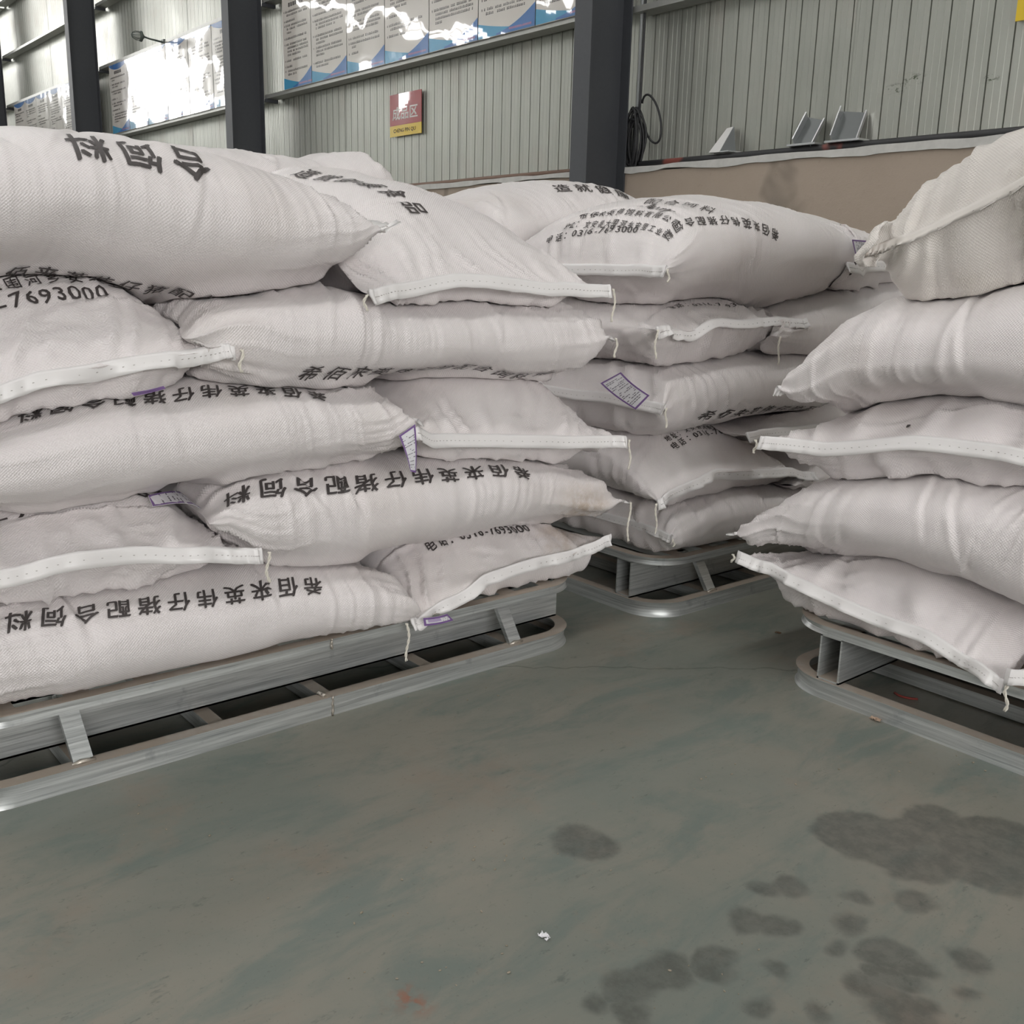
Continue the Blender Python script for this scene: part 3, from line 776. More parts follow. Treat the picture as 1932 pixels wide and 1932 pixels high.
class Sack:
    """A filled woven sack: a tube closed flat by a sewn seam at either end.
    face  ('x', X): the stack's face looks along +X, s runs along +Y, depth along -X;  ('y', Y): it looks along -Y, s along +X, depth along +Y
    kind  'side': the sack lies along the face;  'end': its seam is on the face and it runs into the stack
    top, bot, seam: outlines measured in the photograph, as points brought onto planes some way behind the face"""
    def __init__(s, key, label, group, face, kind, top, bot, depth, seam=None, ends=None, ins=(0.09, 0.08), tips=(1, 1), width=None, tape=(1, 0), flap=70,
                 tails=(), seed=0, NU=200, NC=176, mat='sack', k=0.5, wr=1.0, ear=0.03, texts=(), stain=None, tilt=0.0, te=None, conform=True, sq=2.6,
                 seam_drop=None, back_z=None, dents=(), lift=0.0, flare=0.0, fringe=0.021, hang=0.0, twist=0.0, gather=1.0, full=1.10, pw=2.3, tape_mat='tape', narrow=0.93, wavy=1.0):
        s.key, s.kind, s.seed = key, kind, seed
        s.layer, s.full, s.tape_mat, s.wavy = LAYER[key], full, tape_mat, wavy
        ax, val = face
        if ax == 'x':
            back = lambda p, d: (lambda q: (q[1], q[2]))(on_x(p, val - d))
            s.to_world = lambda S, D, Z: np.stack([val - D, S, Z], -1)
        else:
            back = lambda p, d: (lambda q: (q[0], q[2]))(on_y(p, val + d))
            s.to_world = lambda S, D, Z: np.stack([S, val + D, Z], -1)
        def curve(pts, d, sm=4):
            if isinstance(pts, (int, float)):
                return lambda x: np.full_like(x, float(pts))
            q = np.array(sorted(back(p[:2], p[2] if len(p) > 2 else d) for p in pts)); xs = np.linspace(q[0, 0], q[-1, 0], 161)
            zs = smooth1(np.interp(xs, q[:, 0], q[:, 1]), sm)
            return lambda x: np.interp(x, xs, zs)
        ct, cb = curve(top, ins[0]), curve(bot, ins[1])
        if ends is None: ends = (None, None)
        def endv(e, i):
            if e is None:
                P = seam if seam else (top if i == 0 else top)
                q = sorted(back(p[:2], 0.0 if seam else 0.03) for p in P)
                return q[0][0] if i == 0 else q[-1][0]
            return back(e, 0.02)[0] if isinstance(e, tuple) else e
        s0, s1 = endv(ends[0], 0), endv(ends[1], 1)
        th = np.linspace(0, 2 * PI, NC, endpoint=False)
        cw, sn = np.cos(th), np.sin(th)
        u = np.linspace(0, 1, NU); u = 0.5 - 0.5 * np.cos(PI * (0.5 * u + 0.5 * u * u * (3 - 2 * u))) if False else u
        u = u + 0.10 * np.sin(2 * PI * u) / (2 * PI) * -1
        w_ = np.sign(cw) * np.abs(cw) ** (2 / sq)
        zf = np.sign(sn) * np.abs(sn) ** (2 / sq)
        if kind == 'side':
            L = s1 - s0; S = s0 + L * u
            zt, zb = ct(S), cb(S)
            d0, d1 = S - s0, s1 - S
            mid = zb + (zt - zb) * k
            t0, t1 = [0.05 if q == 1 else 0.20 if q == 0 else q for q in tips]
            p = (1 - (1 - np.clip(d0 / t0, 0, 1)) ** 2.4) * (1 - (1 - np.clip(d1 / t1, 0, 1)) ** 2.4)
            if seam_drop:
                for e, dd in ((0, d0), (1, d1)):
                    if seam_drop[e] is not None:
                        mid = mid + (back(seam_drop[e], 0.04)[1] - (mid[0] if e == 0 else mid[-1])) * np.exp(-(dd / 0.07) ** 2)
            ht, hb = np.maximum(zt - mid, 0.012) * p * s.full, np.maximum(mid - zb, 0.012) * p * 1.10
            e_ = np.exp(-(d0 / 0.10) ** 2) + np.exp(-(d1 / 0.10) ** 2)
            W = depth * (1 + 0.05 * e_)
            Sg = S[:, None] + (np.exp(-d1 / 0.12) - np.exp(-d0 / 0.12))[:, None] * (ear * (np.abs(w_) ** 3)[None, :] - ear)
            D = depth / 2 - W[:, None] / 2 * w_[None, :] + (0.012 * e_)[:, None] + twist * (u[:, None] - 0.5)
            Z = mid[:, None] + np.where(zf > 0, ht[:, None] * zf, hb[:, None] * zf) + tilt * (D - 0.07)
            Z = Z + hang * np.exp(-d1 / 0.10)[:, None] * (1 - w_[None, :]) * -0.5
        else:
            L = depth; D1 = L * u
            sc, Wf = (s0 + s1) / 2, s1 - s0
            e0, e1 = np.exp(-(D1 / 0.13) ** 2), np.exp(-((L - D1) / 0.13) ** 2)
            Wd = Wf * (narrow + (1 - narrow) * e0 + 0.05 * e1) if width is None else width * (1 - e0) + Wf * e0 + 0.03 * e1
            S = sc + Wd[:, None] / 2 * w_[None, :] + twist * D1[:, None]
            cs = curve(seam, 0.0, 3)
            S_0 = sc + Wf / 2 * (S - sc) / (Wd[:, None] / 2)
            zs, zt, zb = cs(S_0), ct(S_0), cb(S_0)
            t0 = te or 0.24
            pf = (1 - (1 - np.clip(D1 / t0, 0, 1)) ** pw) * (1 - (1 - np.clip((L - D1) / 0.22, 0, 1)) ** 2.3)
            pb = (1 - (1 - np.clip(D1 / 0.11, 0, 1)) ** 2.3) * (1 - (1 - np.clip((L - D1) / 0.22, 0, 1)) ** 2.3)
            mc = zb + (zt - zb) * 0.5
            bz = mc if back_z is None else back_z
            mid = mc + (zs - mc) * np.exp(-(D1 / 0.15) ** 2)[:, None] + (bz - mc) * np.exp(-((L - D1) / 0.16) ** 2)[:, None]
            ht, hb = np.maximum(zt - mid, 0.01) * pf[:, None], np.maximum(mid - zb, 0.01) * pb[:, None]
            Z = mid + np.where(zf > 0, ht * zf, hb * zf) + tilt * D1[:, None]
            D = D1[:, None] + ear * (1 - np.abs(w_)[None, :] ** 3) * np.exp(-D1 / 0.12)[:, None] - ear * (1 - np.abs(w_)[None, :] ** 3) * np.exp(-(L - D1) / 0.12)[:, None]
            Sg = S
        Z = Z + lift
        P = s.to_world(Sg + 0 * Z, D + 0 * Z, Z)
        # ---- creases and swelling along the normal
        def normals(P):
            du = np.gradient(P, axis=0); dv = np.roll(P, -1, 1) - np.roll(P, 1, 1)
            n = np.cross(du, dv); ln = np.linalg.norm(n, axis=-1, keepdims=True)
            return n / np.maximum(ln, 1e-9)
        N = normals(P)
        s.sgn = 1.0
        cen = P.mean((0, 1))
        if ((P - cen) * N).sum(-1).mean() < 0: N = -N; s.sgn = -1.0
        ul = np.concatenate([[0], np.cumsum(np.linalg.norm(np.diff(P[:, NC // 4], axis=0), axis=1))])
        m = NU // 2
        cl = np.concatenate([[0], np.cumsum(np.linalg.norm(np.diff(P[m], axis=0), axis=1))])
        U, C0 = np.meshgrid(ul, cl, indexing='ij'); Lu = ul[-1]
        full = cl[-1] + cl[1]; C = np.mod(C0 + full / 2, full) - full / 2
        de0, de1 = U, Lu - U
        sd = seed * 17 + 3
        edge = (1 - np.exp(-de0 / 0.02)) * (1 - np.exp(-de1 / 0.02))
        disp = 0.007 * vnoise(U * 6, C * 6, sd) + 0.003 * vnoise(U * 15, C * 13, sd + 1)
        for e, dd in ((0, de0), (1, de1)):                       # pleats running in from the seams
            amp = gather * (0.026 * np.exp(-dd / 0.085) + 0.005 * np.exp(-dd / 0.2))
            warp = C + 0.035 * vnoise(dd * 8, C * 6, sd + 2 + e) + 0.25 * dd * vnoise(dd * 0 + 2.5, C * 3, sd + 20 + e)
            disp = disp + amp * (ridge(warp * 24, dd * 1.6, sd + 4 + e, 3.5) - 0.35) + 0.55 * amp * (ridge(warp * 52, dd * 2.6, sd + 6 + e, 3.0) - 0.35)
        sidem = np.abs(np.cos(th))[None, :] ** 1.5
        patch = np.clip(0.5 + 0.9 * vnoise(U * 5, C * 4, sd + 9), 0, 1)
        slant = 0.25 * vnoise(U * 2.5, C * 0.0 + 1.5, sd + 10)
        disp = disp + wr * 0.0062 * sidem * patch * (ridge(U * 26 + slant * C * 60, C * 2.6, sd + 11, 4.0) - 0.3)
        disp = disp + wr * 0.0036 * patch * (ridge(U * 62 + slant * C * 90, C * 4.5, sd + 12, 2.0) - 0.4) * (0.35 + sidem)
        rg = random.Random(seed + 99)
        for _ in range(9):                                       # a few long sharp folds
            uc, ccn, ln, sl = rg.uniform(0.1, 0.9) * Lu, rg.uniform(0.02, 0.45) * cl[-1], rg.uniform(0.06, 0.16), rg.uniform(-0.5, 0.5)
            x = U - uc - sl * (C - ccn); fall = np.exp(-((C - ccn) / ln) ** 2)
            disp = disp + 0.0075 * wr * fall * (np.exp(-np.abs(x) / 0.007) - 1.1 * np.exp(-np.abs(x - 0.013) / 0.008))
        for (uc, ccn, ln, wd, am) in dents:
            disp = disp + am * np.exp(-((U - uc * Lu) / wd) ** 2 - ((C - ccn * cl[-1]) / ln) ** 2)
        thick = np.broadcast_to((ht + hb)[:, None] if kind == 'side' else ht + hb, disp.shape)
        near_end = np.exp(-np.minimum(de0, de1) / 0.07)
        disp = disp * np.clip(thick / 0.055, 0.08, 1) * (1 - near_end * (1 - np.abs(np.sin(th))[None, :] ** 0.7))
        P = P + N * (disp * edge)[..., None]
        if DEBUG: print('DISP', key, kind, [round(float((disp*edge)[np.argmin(np.abs(ul-q))].std()),5) for q in (0.02,0.05,0.1,0.3)], ul[:4], NU)
        # ---- rest on what lies below
        P = s.settle(P, sn, conform)
        s.P, s.U, s.C = P, ul, cl
        SACKS.append(s)
        N = normals(P); N = N * s.sgn
        s.N = N; s.NU, s.NC = NU, NC
        lo = P.reshape(-1, 3).min(0); hi = P.reshape(-1, 3).max(0)
        root = thing('feed_sack', label, 'sack', ((lo[0] + hi[0]) / 2, (lo[1] + hi[1]) / 2, lo[2]), group)
        s.root = root
        # ---- body mesh
        V = P.reshape(-1, 3)
        i, j = np.meshgrid(np.arange(NU - 1), np.arange(NC), indexing='ij'); j2 = (j + 1) % NC
        a, b_, c_, d_ = i * NC + j, i * NC + j2, (i + 1) * NC + j2, (i + 1) * NC + j
        F = np.stack([a, d_, c_, b_] if s.sgn > 0 else [a, b_, c_, d_], -1).reshape(-1, 4)
        uv = np.stack([U, C0], -1).reshape(-1, 2)[F.ravel()]
        wrap = np.repeat((j.reshape(-1) == NC - 1), 4) & (uv[:, 1] < 1e-6)
        uv[wrap, 1] = full
        st = None
        if stain is not None:
            st = np.zeros((NU, NC))
            for (px, py, r, am) in stain:
                qx, qy = project(P); st = np.maximum(st, am * np.exp(-((qx - px) ** 2 + (qy - py) ** 2) / r ** 2))
            st = st.ravel()
        s.body = link('sack_body', mesh_np('sack_body', V, F, [M[mat]], uv, True, st), root)
        cs_ = 2
        Vc = P[::cs_, ::cs_].reshape(-1, 3); nu2, nc2 = P[::cs_, ::cs_].shape[:2]
        i, j = np.meshgrid(np.arange(nu2 - 1), np.arange(nc2), indexing='ij'); j2 = (j + 1) % nc2
        Fc = np.stack([i * nc2 + j, i * nc2 + j2, (i + 1) * nc2 + j2, (i + 1) * nc2 + j], -1).reshape(-1, 4)
        if s.sgn > 0: Fc = Fc[:, ::-1]
        TREES.append((lo, hi, BVHTree.FromPolygons(Vc.tolist(), Fc.tolist()), s.layer))
        for e in (0, 1):
            if tape[e]: s.tape(e, flap if not isinstance(flap, tuple) else flap[e], fringe)
        for tl in tails: s.tail(*tl)
        for t_ in texts:
            v, f = s.lettering(*t_)
            link('printed_text', mesh_np('printed_text', v, f, [M['ink']]), root)

    def settle(s, P, sn, conform):
        """lift the underside onto the sacks below, let it sag into small gaps, and press the sides against neighbours"""
        lo, hi = P.reshape(-1, 3).min(0), P.reshape(-1, 3).max(0)
        near = [t for t in TREES if t[0][0] < hi[0] and t[1][0] > lo[0] and t[0][1] < hi[1] and t[1][1] > lo[1] and t[1][2] > lo[2] - 0.06 and t[0][2] < hi[2]]
        below = [t[2] for t in near if t[3] < s.layer]
        on_deck = s.layer == 1
        dz = np.zeros(P.shape[:2]); hitz = np.full(P.shape[:2], -1.0)
        js = np.where(sn < 0.25)[0]
        down = Vector((0, 0, -1))
        for i in range(P.shape[0]):
            for j in js:
                x, y, z = P[i, j]; best = DECK + 0.0015 if on_deck else -1
                for t in below:
                    h = t.ray_cast(Vector((x, y, z + 0.09)), down, 0.15)
                    if h[0] is not None and h[0].z > best: best = h[0].z
                if best > 0:
                    hitz[i, j] = best
                    g = z - best - 0.002
                    if g < 0: dz[i, j] = -g
                    elif conform and sn[j] < -0.35 and g < 0.03: dz[i, j] = -g * min(1, (-0.35 - sn[j]) / 0.4)
        def blur(a):
            a = (np.roll(a, 1, 1) + 2 * a + np.roll(a, -1, 1)) / 4
            q = np.concatenate([a[:1], a, a[-1:]]); return (q[:-2] + 2 * q[1:-1] + q[2:]) / 4
        b = dz
        for _ in range(10): b = blur(b)
        P = P.copy(); P[..., 2] += b
        under = (hitz > 0) & (P[..., 2] < hitz + 0.001)
        P[..., 2] = np.where(under, hitz + 0.001, P[..., 2])
        for rnd in range(6):                                     # press out of whatever it still cuts into
            dv = np.zeros_like(P)
            for (l, h, t, ly) in near:
                box = ((P > l) & (P < h)).all(-1)
                for i, j in zip(*np.nonzero(box)):
                    q, n, _k, d = t.find_nearest(Vector(P[i, j]), 0.12)
                    if q is None or (Vector(P[i, j]) - q).dot(n) > 0.0042: continue
                    hu = t.ray_cast(Vector(P[i, j]), Vector((0, 0, 1)), 0.6); hd = t.ray_cast(Vector(P[i, j]), down, 0.6)
                    inside = hu[0] is not None and hd[0] is not None and hu[1].z > 0 and hd[1].z < 0
                    if inside or (d < 0.0044 and abs((Vector(P[i, j]) - q).dot(n)) > 0.8 * d):
                        v = np.array(q) + np.array(n) * 0.0046 - P[i, j]
                        if v @ v > dv[i, j] @ dv[i, j]: dv[i, j] = v
            if rnd < 5:
                for _ in range(6): dv = np.where((dv * dv).sum(-1, keepdims=True) > 0, 0.35 * dv, 0) + 0.65 * blur(dv)
            P = P + dv
        return P

    # surface lookup by length U and girth C in metres
    def at(s, u, c):
        fu = np.interp(u, s.U, np.arange(s.NU)); fc = np.interp(np.mod(c, s.C[-1]), s.C, np.arange(s.NC))
        i = np.clip(fu.astype(int), 0, s.NU - 2); j = np.clip(fc.astype(int), 0, s.NC - 2)
        a, b = (fu - i)[:, None], (fc - j)[:, None]
        g = lambda A: A[i, j] * (1 - a) * (1 - b) + A[i + 1, j] * a * (1 - b) + A[i, j + 1] * (1 - a) * b + A[i + 1, j + 1] * a * b
        return g(s.P), g(s.N)
    def pick(s, px):
        qx, qy = project(s.P); v = np.array([0, 0, H]) - s.P
        vis = (v * s.N).sum(-1) > 0
        d = (qx - px[0]) ** 2 + (qy - px[1]) ** 2 + np.where(vis, 0, 1e6)
        if d.min() < 60: d = np.where(d < 60, 0.001 * d + np.linalg.norm(v, axis=-1), 1e9)
        i, j = np.unravel_index(np.argmin(d), d.shape)
        return np.array([s.U[i], s.C[j]])
    def lettering(s, txt, i0, p0, i1, p1, h, shear=0.0, bold=0.012, tight=0.8, lift=0.0024):
        """txt set so that its character i0 starts at photo point p0 and character i1 at p1"""
        adv = [0.0]
        for ch in txt: adv.append(adv[-1] + (1.0 if ord(ch) > 0x2000 else 0.56))
        a, b = s.pick(p0), s.pick(p1)
        bx = (b - a) / (adv[i1] - adv[i0]); n = np.linalg.norm(bx); up = np.array([-bx[1], bx[0]]) / n * h
        Vs, Fs, n0 = [], [], 0
        for ci, chh in enumerate(txt):
            gk = (chh, shear, bold)
            if gk not in GLYPH: GLYPH[gk] = glyphs(chh, shear, bold, 1.0, 0.16)
            v, f = GLYPH[gk]
            wide = ord(chh) > 0x2000
            sc_ = tight if wide else 1.0
            w0 = 0.5 if wide else (v[:, 0].max() + v[:, 0].min()) / 2
            c0 = (adv[ci] + adv[ci + 1]) / 2 - adv[i0]
            Vs.append(np.stack([(v[:, 0] - w0) * sc_ + c0, v[:, 1]], 1)); Fs.append(f + n0); n0 += len(v)
        V, F = np.concatenate(Vs), np.concatenate(Fs)
        x = V[:, 0:1]
        q = a + x * bx + V[:, 1:2] * up
        ok = (q[:, 0] > 0.012) & (q[:, 0] < s.U[-1] - 0.012)
        P, N = s.at(q[:, 0], q[:, 1])
        F = F[ok[F].all(1)]
        return P + N * lift, F
    def seam_line(s, e, n=60):
        row = s.P[0 if e == 0 else -1]; h = s.NC // 2
        q = row[:h + 1]
        t = np.linspace(0, h, n)
        i = np.clip(t.astype(int), 0, h - 1); f = (t - i)[:, None]
        return q[i] * (1 - f) + q[i + 1] * f
    def tape(s, e, ang, wd):
        n = 90
        Q = s.seam_line(e, n)
        r = s.P[8 if e == 0 else -9, :s.NC // 2 + 1].mean(0)
        out = Q.mean(0) - r; out[2] = 0; out /= np.linalg.norm(out)
        t = np.linspace(0, 1, n)
        a = math.radians(ang)
        dirv = out * math.cos(a) + np.array([0, 0, -1]) * math.sin(a)
        nor = out * math.sin(a) + np.array([0, 0, 1]) * math.cos(a)
        ext = (Q[0] - Q[-1]); ext /= np.linalg.norm(ext)
        Q = Q + ext * ((t < 0.001) * 0.008 - (t > 0.999) * 0.008)[:, None]
        rows = [(-0.010, 0.003), (-0.004, 0.0035), (0.003, 0.0022), (0.012, 0.002), (wd, 0.002), (wd, -0.001), (0.012, -0.001), (0.0, -0.003), (-0.008, -0.004)]
        wav = s.wavy * (0.0034 * vnoise(t * 15, t * 0, s.seed + 40) + 0.0024 * vnoise(t * 40, t * 0, s.seed + 41))
        Q = Q + np.array([0, 0, 1.0]) * (0.0035 * s.wavy * vnoise(t * 11, t * 0 + 7, s.seed + 42) * np.sin(PI * t))[:, None]
        V = []
        for (o, nn) in rows:
            g = max(0, o) / wd
            V.append(Q + dirv[None] * o + nor[None] * (nn + wav[:, None] * (0.3 + 1.2 * g)))
        V = np.array(V); k = len(rows)
        i, j = np.meshgrid(np.arange(k), np.arange(n - 1), indexing='ij'); i2 = (i + 1) % k
        F = np.stack([i * n + j, i2 * n + j, i2 * n + j + 1, i * n + j + 1], -1).reshape(-1, 4)
        # close both ends
        caps = []
        for jj in (0, n - 1):
            caps += [[0 * n + jj, 1 * n + jj, 7 * n + jj, 8 * n + jj], [1 * n + jj, 2 * n + jj, 6 * n + jj, 7 * n + jj], [2 * n + jj, 3 * n + jj, 4 * n + jj, 5 * n + jj], [2 * n + jj, 5 * n + jj, 5 * n + jj, 6 * n + jj][:0] or [2 * n + jj, 3 * n + jj, 5 * n + jj, 6 * n + jj]]
        F = np.concatenate([F, np.array(caps)])
        o = link('seam_tape', mesh_np('seam_tape', V.reshape(-1, 3), F, [M[s.tape_mat]], None, True), s.root)
        m = MB()                                # stitch holes with their thread
        L = np.linalg.norm(np.diff(Q, axis=0), axis=1).sum(); ns = int(L / 0.011)
        for q in range(1, ns):
            f = q / ns * (n - 1); ii = min(int(f), n - 2); p = Q[ii] * (1 - f + ii) + Q[ii + 1] * (f - ii)
            c = p + dirv * 0.006 + nor * (0.0033 + wav[ii] * 0.5)
            tx = ext * 0.0013; ty = dirv * 0.0005
            m.add([c - tx - ty, c + tx - ty, c + tx + ty, c - tx + ty, c - tx - ty - nor * 0.002, c + tx - ty - nor * 0.002, c + tx + ty - nor * 0.002, c - tx + ty - nor * 0.002],
                  [(0, 1, 2, 3), (0, 4, 5, 1), (1, 5, 6, 2), (2, 6, 7, 3), (3, 7, 4, 0)])
        so = m.build('stitching', simple_cache('stitch', (0.42, 0.39, 0.37)), o)
        so['kind'] = 'stuff'
        s.tape_dir = (Q, dirv, nor, ext)
    def paper(s, px, plane=None, bow=0.006, band=0.0, onto=False, seed=0):
        """printed paper tag sewn into the seam; px: its four corners in the photograph (TL, TR, BR, BL)"""
        if onto:
            c = []
            for q in px:
                uu = s.pick(q); P_, N_ = s.at(np.array([uu[0]]), np.array([uu[1]])); c.append(P_[0] + N_[0] * 0.012)
        else:
            f = (lambda q, d: on_x(q, d)) if plane[0] == 'x' else (lambda q, d: on_y(q, d))
            c = [f(q, plane[1] + (q[2] if len(q) > 2 else 0)) if True else None for q in px]
        c = [np.array(q) for q in c]
        n = np.cross(c[1] - c[0], c[3] - c[0]); n /= np.linalg.norm(n)
        if n @ (np.array([0, 0, H]) - c[0]) < 0: n = -n
        def at(u, v, d):
            return c[0] * (1 - u) * (1 - v) + c[1] * u * (1 - v) + c[2] * u * v + c[3] * (1 - u) * v + n * (d + bow * math.sin(PI * u))
        def quad(m, u0, u1, v0, v1, d, k=6):
            for i in range(k):
                a, b_ = u0 + (u1 - u0) * i / k, u0 + (u1 - u0) * (i + 1) / k
                m.add([at(a, v0, d), at(b_, v0, d), at(b_, v1, d), at(a, v1, d)], [(0, 1, 2, 3)])
        m = MB(); quad(m, 0, 1, 0, 1, 0.0, 10)
        tg = m.build('paper_tag', M['paper'], s.root); tg['label'] = 'white paper tag with purple border'
        so = tg.modifiers.new('thick', 'SOLIDIFY'); so.thickness = 0.0006; so.offset = 0 
        W_, H_ = np.linalg.norm(c[1] - c[0]), np.linalg.norm(c[3] - c[0]); bu, bv = 0.0045 / W_, 0.0045 / H_
        m = MB(); d = 0.0010
        quad(m, 0, 1, 0, bv, d); quad(m, 0, 1, 1 - bv, 1, d); quad(m, 0, bu, bv, 1 - bv, d, 1); quad(m, 1 - bu, 1, bv, 1 - bv, d, 1)
        m.build('purple_border', M['purple'], tg)
        if band:
            m = MB(); quad(m, 2 * bu, band, 0.25, 0.62, d); m.build('lilac_band', M['lilac'], tg)
        m = MB(); rg = random.Random(s.seed + seed)
        u = max(0.12, band + 0.05)
        while u < 0.9:
            v = 0.12
            while v < 0.88:
                l = rg.uniform(0.04, 0.16)
                if rg.random() < 0.62: quad(m, u, u + 0.018, v, min(0.9, v + l), d, 1)
                v += l + 0.03
            u += rg.choice((0.045, 0.06, 0.09))
        if m.v:
            o = m.build('small_print', M['grey_print'], tg); o['kind'] = 'stuff'
    def tail(s, e, end, length, swing=0.0, start=None, strands=2):
        """chain-stitched thread hanging from a seam corner (end 0: front/right corner, 1: the other)"""
        if start is not None:
            i, j = [int(np.argmin(np.abs(A - v))) for A, v in zip((s.U, s.C), s.pick(start))]
            p = s.P[i, j] + s.N[i, j] * 0.006
        else:
            Q = s.seam_line(e, 60); p = Q[0 if end == 0 else -1].copy()
            out = p - s.P[10 if e == 0 else -11].mean(0); out[2] = 0; out /= np.linalg.norm(out)
            p = p + out * 0.018
        d = np.array([0, 0, -1.0]); m = MB(); n = max(10, int(length / 0.004))
        rgx = random.Random(s.seed * 7 + end)
        ph = rgx.uniform(0, 6)
        sw = s.to_world(np.array(1.0), np.array(0.0), np.array(0.0)) - s.to_world(np.array(0.0), np.array(0.0), np.array(0.0))
        ctr = [p + d * length * (k / n) + sw * (swing * (k / n) ** 1.5 + 0.004 * math.sin(6 * k / n + ph)) for k in range(n + 1)]
        for st in range(strands):
            pts = []
            for k, c in enumerate(ctr):
                a = k * 0.9 + st * 2 * PI / strands
                pts.append(c + 0.0019 * (sw * math.cos(a) + np.array([0.5, -0.5, 0]) * math.sin(a)))
            m.tube(pts, 0.0019, 6)
        m.build('thread_tail', M['thread'], s.root)

_sc = {}
DEBUG = 0
GLYPH = {}
def simple_cache(name, col):
    if name not in _sc: _sc[name] = simple(name, col, 0.8, nscale=200)
    return _sc[name]

LINE = '希佰来英伟仔猪配合饲料'
ADDR = '地址：文安县大围河乡安里工业区'
TEL = '电话：0316-7693000'
SLOGAN = '造就健康食品'
COMP = '希佰来英伟饲料有限公司'
GL, GM, GR = 'white feed sacks stacked on the left pallet', 'white feed sacks stacked on the middle pallet', 'feed sacks stacked on the right pallet'
FX = ('x', -1.69)
MX, MY = ('x', -1.675), ('y', 1.885)
RY = ('y', 1.835)
# ---- left stack, from the pallet upwards
Sack('A', 'lowest sack of the left stack, lying along the pallet under an upside-down character row', GL, FX, 'side',
     [(-60, 1143), (0, 1135), (100, 1122), (200, 1108), (330, 1090), (430, 1075), (490, 1068), (560, 1063), (640, 1058), (690, 1058, .2), (720, 1070, .2), (750, 1092, .15), (775, 1130, .08)],
     [(-60, 1345), (0, 1330), (100, 1318), (200, 1297), (300, 1275), (400, 1258), (520, 1225), (640, 1200), (700, 1190), (775, 1165)],
     0.52, ends=(0.21, (785, 1150)), tips=(0, 0.035), tape=(0, 0), seed=1, ins=(0.10, 0.08),
     texts=[(LINE, 0, (612, 1092), 10, (68, 1150), 0.047, 0.25, 0.02)])
Sack('B', 'lowest end-on sack of the left stack, purple tag hanging over the pallet rail', GL, FX, 'end',
     [(690, 1047), (760, 1028), (850, 1006), (950, 988), (1050, 980), (1110, 990), (1150, 1010)],
     [(780, 1180), (850, 1162), (950, 1132), (1050, 1108), (1100, 1092), (1150, 1050)],
     0.85, seam=[(780, 1180), (850, 1140), (930, 1102), (1000, 1079), (1080, 1056), (1150, 1016)], seed=2, wavy=2.4, fringe=0.019, tails=[(0, 1, 0.085)],
     texts=[(TEL, 0, (808, 1042), 9, (938, 1007), 0.040, 0.0)], stain=[(1060, 1000, 40, 0.7)])
Sack('C', 'end-on sack in the second layer of the left stack, purple-edged tag on top', GL, FX, 'end',
     [(-120, 985), (0, 968), (100, 955), (200, 942), (280, 935), (340, 938), (395, 960), (430, 1000), (480, 1040)],
     [(-120, 1160), (0, 1140), (100, 1125), (200, 1108), (300, 1090), (400, 1075), (480, 1056)],
     0.85, seam=[(-140, 1130), (0, 1095), (150, 1064), (250, 1052), (400, 1046), (487, 1044)], seed=3, wavy=1.3, tails=[(0, 0, 0.06)],
     texts=[('0316-7693000', 8, (150, 950), 11, (260, 936), 0.040, 0.0)])
Sack('D', 'second-layer sack of the left stack with tan stain at its right tip', GL, FX, 'side',
     [(375, 935), (430, 910), (480, 895), (600, 880), (760, 868), (900, 858), (1000, 868), (1060, 876, .15), (1110, 897, .15), (1165, 940)],
     [(400, 1000), (440, 1030), (470, 1048), (520, 1060), (570, 1067), (650, 1056), (760, 1032), (850, 1010), (950, 993), (1050, 985), (1110, 980), (1165, 950)],
     0.54, ends=((386, 985), (1165, 945)), tips=(0.06, 0.06), tape=(0, 1), flap=20, fringe=0.022, seed=4, ins=(0.09, 0.08), tails=[(1, 0, 0.10)],
     texts=[(LINE, 0, (1000, 884), 10, (478, 912), 0.047, 0.25, 0.02)], stain=[(1105, 968, 45, 0.9)])
Sack('E', 'long third-layer sack of the left stack with upside-down characters along its top edge', GL, FX, 'side',
     [(-60, 800), (0, 790), (100, 765), (200, 748), (300, 735), (370, 722), (440, 717), (560, 726), (640, 724), (700, 726, .2), (730, 738, .2), (765, 770, .1)],
     [(-60, 975), (0, 965), (100, 955), (200, 940), (330, 925), (440, 905), (560, 880), (680, 862), (740, 845), (765, 826)],
     0.52, ends=(0.19, (778, 800)), tips=(0, 0.03), tape=(0, 1), flap=40, fringe=0.012, seed=5, ins=(0.10, 0.08),
     texts=[(LINE, 0, (616, 737), 10, (85, 768), 0.047, 0.25, 0.02)])
Sack('F', 'end-on third-layer sack with straight white seam and loose thread at its right corner', GL, FX, 'end',
     [(720, 730), (760, 722), (830, 712), (930, 704), (1000, 702), (1040, 708), (1060, 720), (1100, 755), (1150, 805), (1180, 830)],
     [(790, 850), (850, 862), (900, 858), (1000, 866), (1080, 872), (1150, 858), (1180, 845)],
     0.85, seam=[(787, 812), (820, 830), (900, 832), (1000, 833), (1100, 832), (1178, 830)], seed=6, tails=[(0, 0, 0.075)])
Sack('G', 'end-on fourth-layer sack with a large black telephone number near its seam', GL, FX, 'end',
     [(-160, 545), (0, 516), (60, 511), (120, 509), (200, 516), (270, 534), (300, 551), (340, 580), (380, 615), (435, 657)],
     [(-160, 815), (0, 782), (100, 765), (200, 748), (300, 730), (365, 712), (435, 680)],
     0.85, seam=[(-170, 790), (0, 738), (80, 708), (180, 698), (240, 688), (320, 676), (435, 660)], seed=7, wavy=2.4, fringe=0.019, tails=[(0, 0, 0.04)],
     texts=[('电话：0316-7693000', 8, (28, 583), 14, (186, 566), 0.047, 0.0), (ADDR, 7, (5, 548), 14, (280, 552), 0.040, 0.0)])
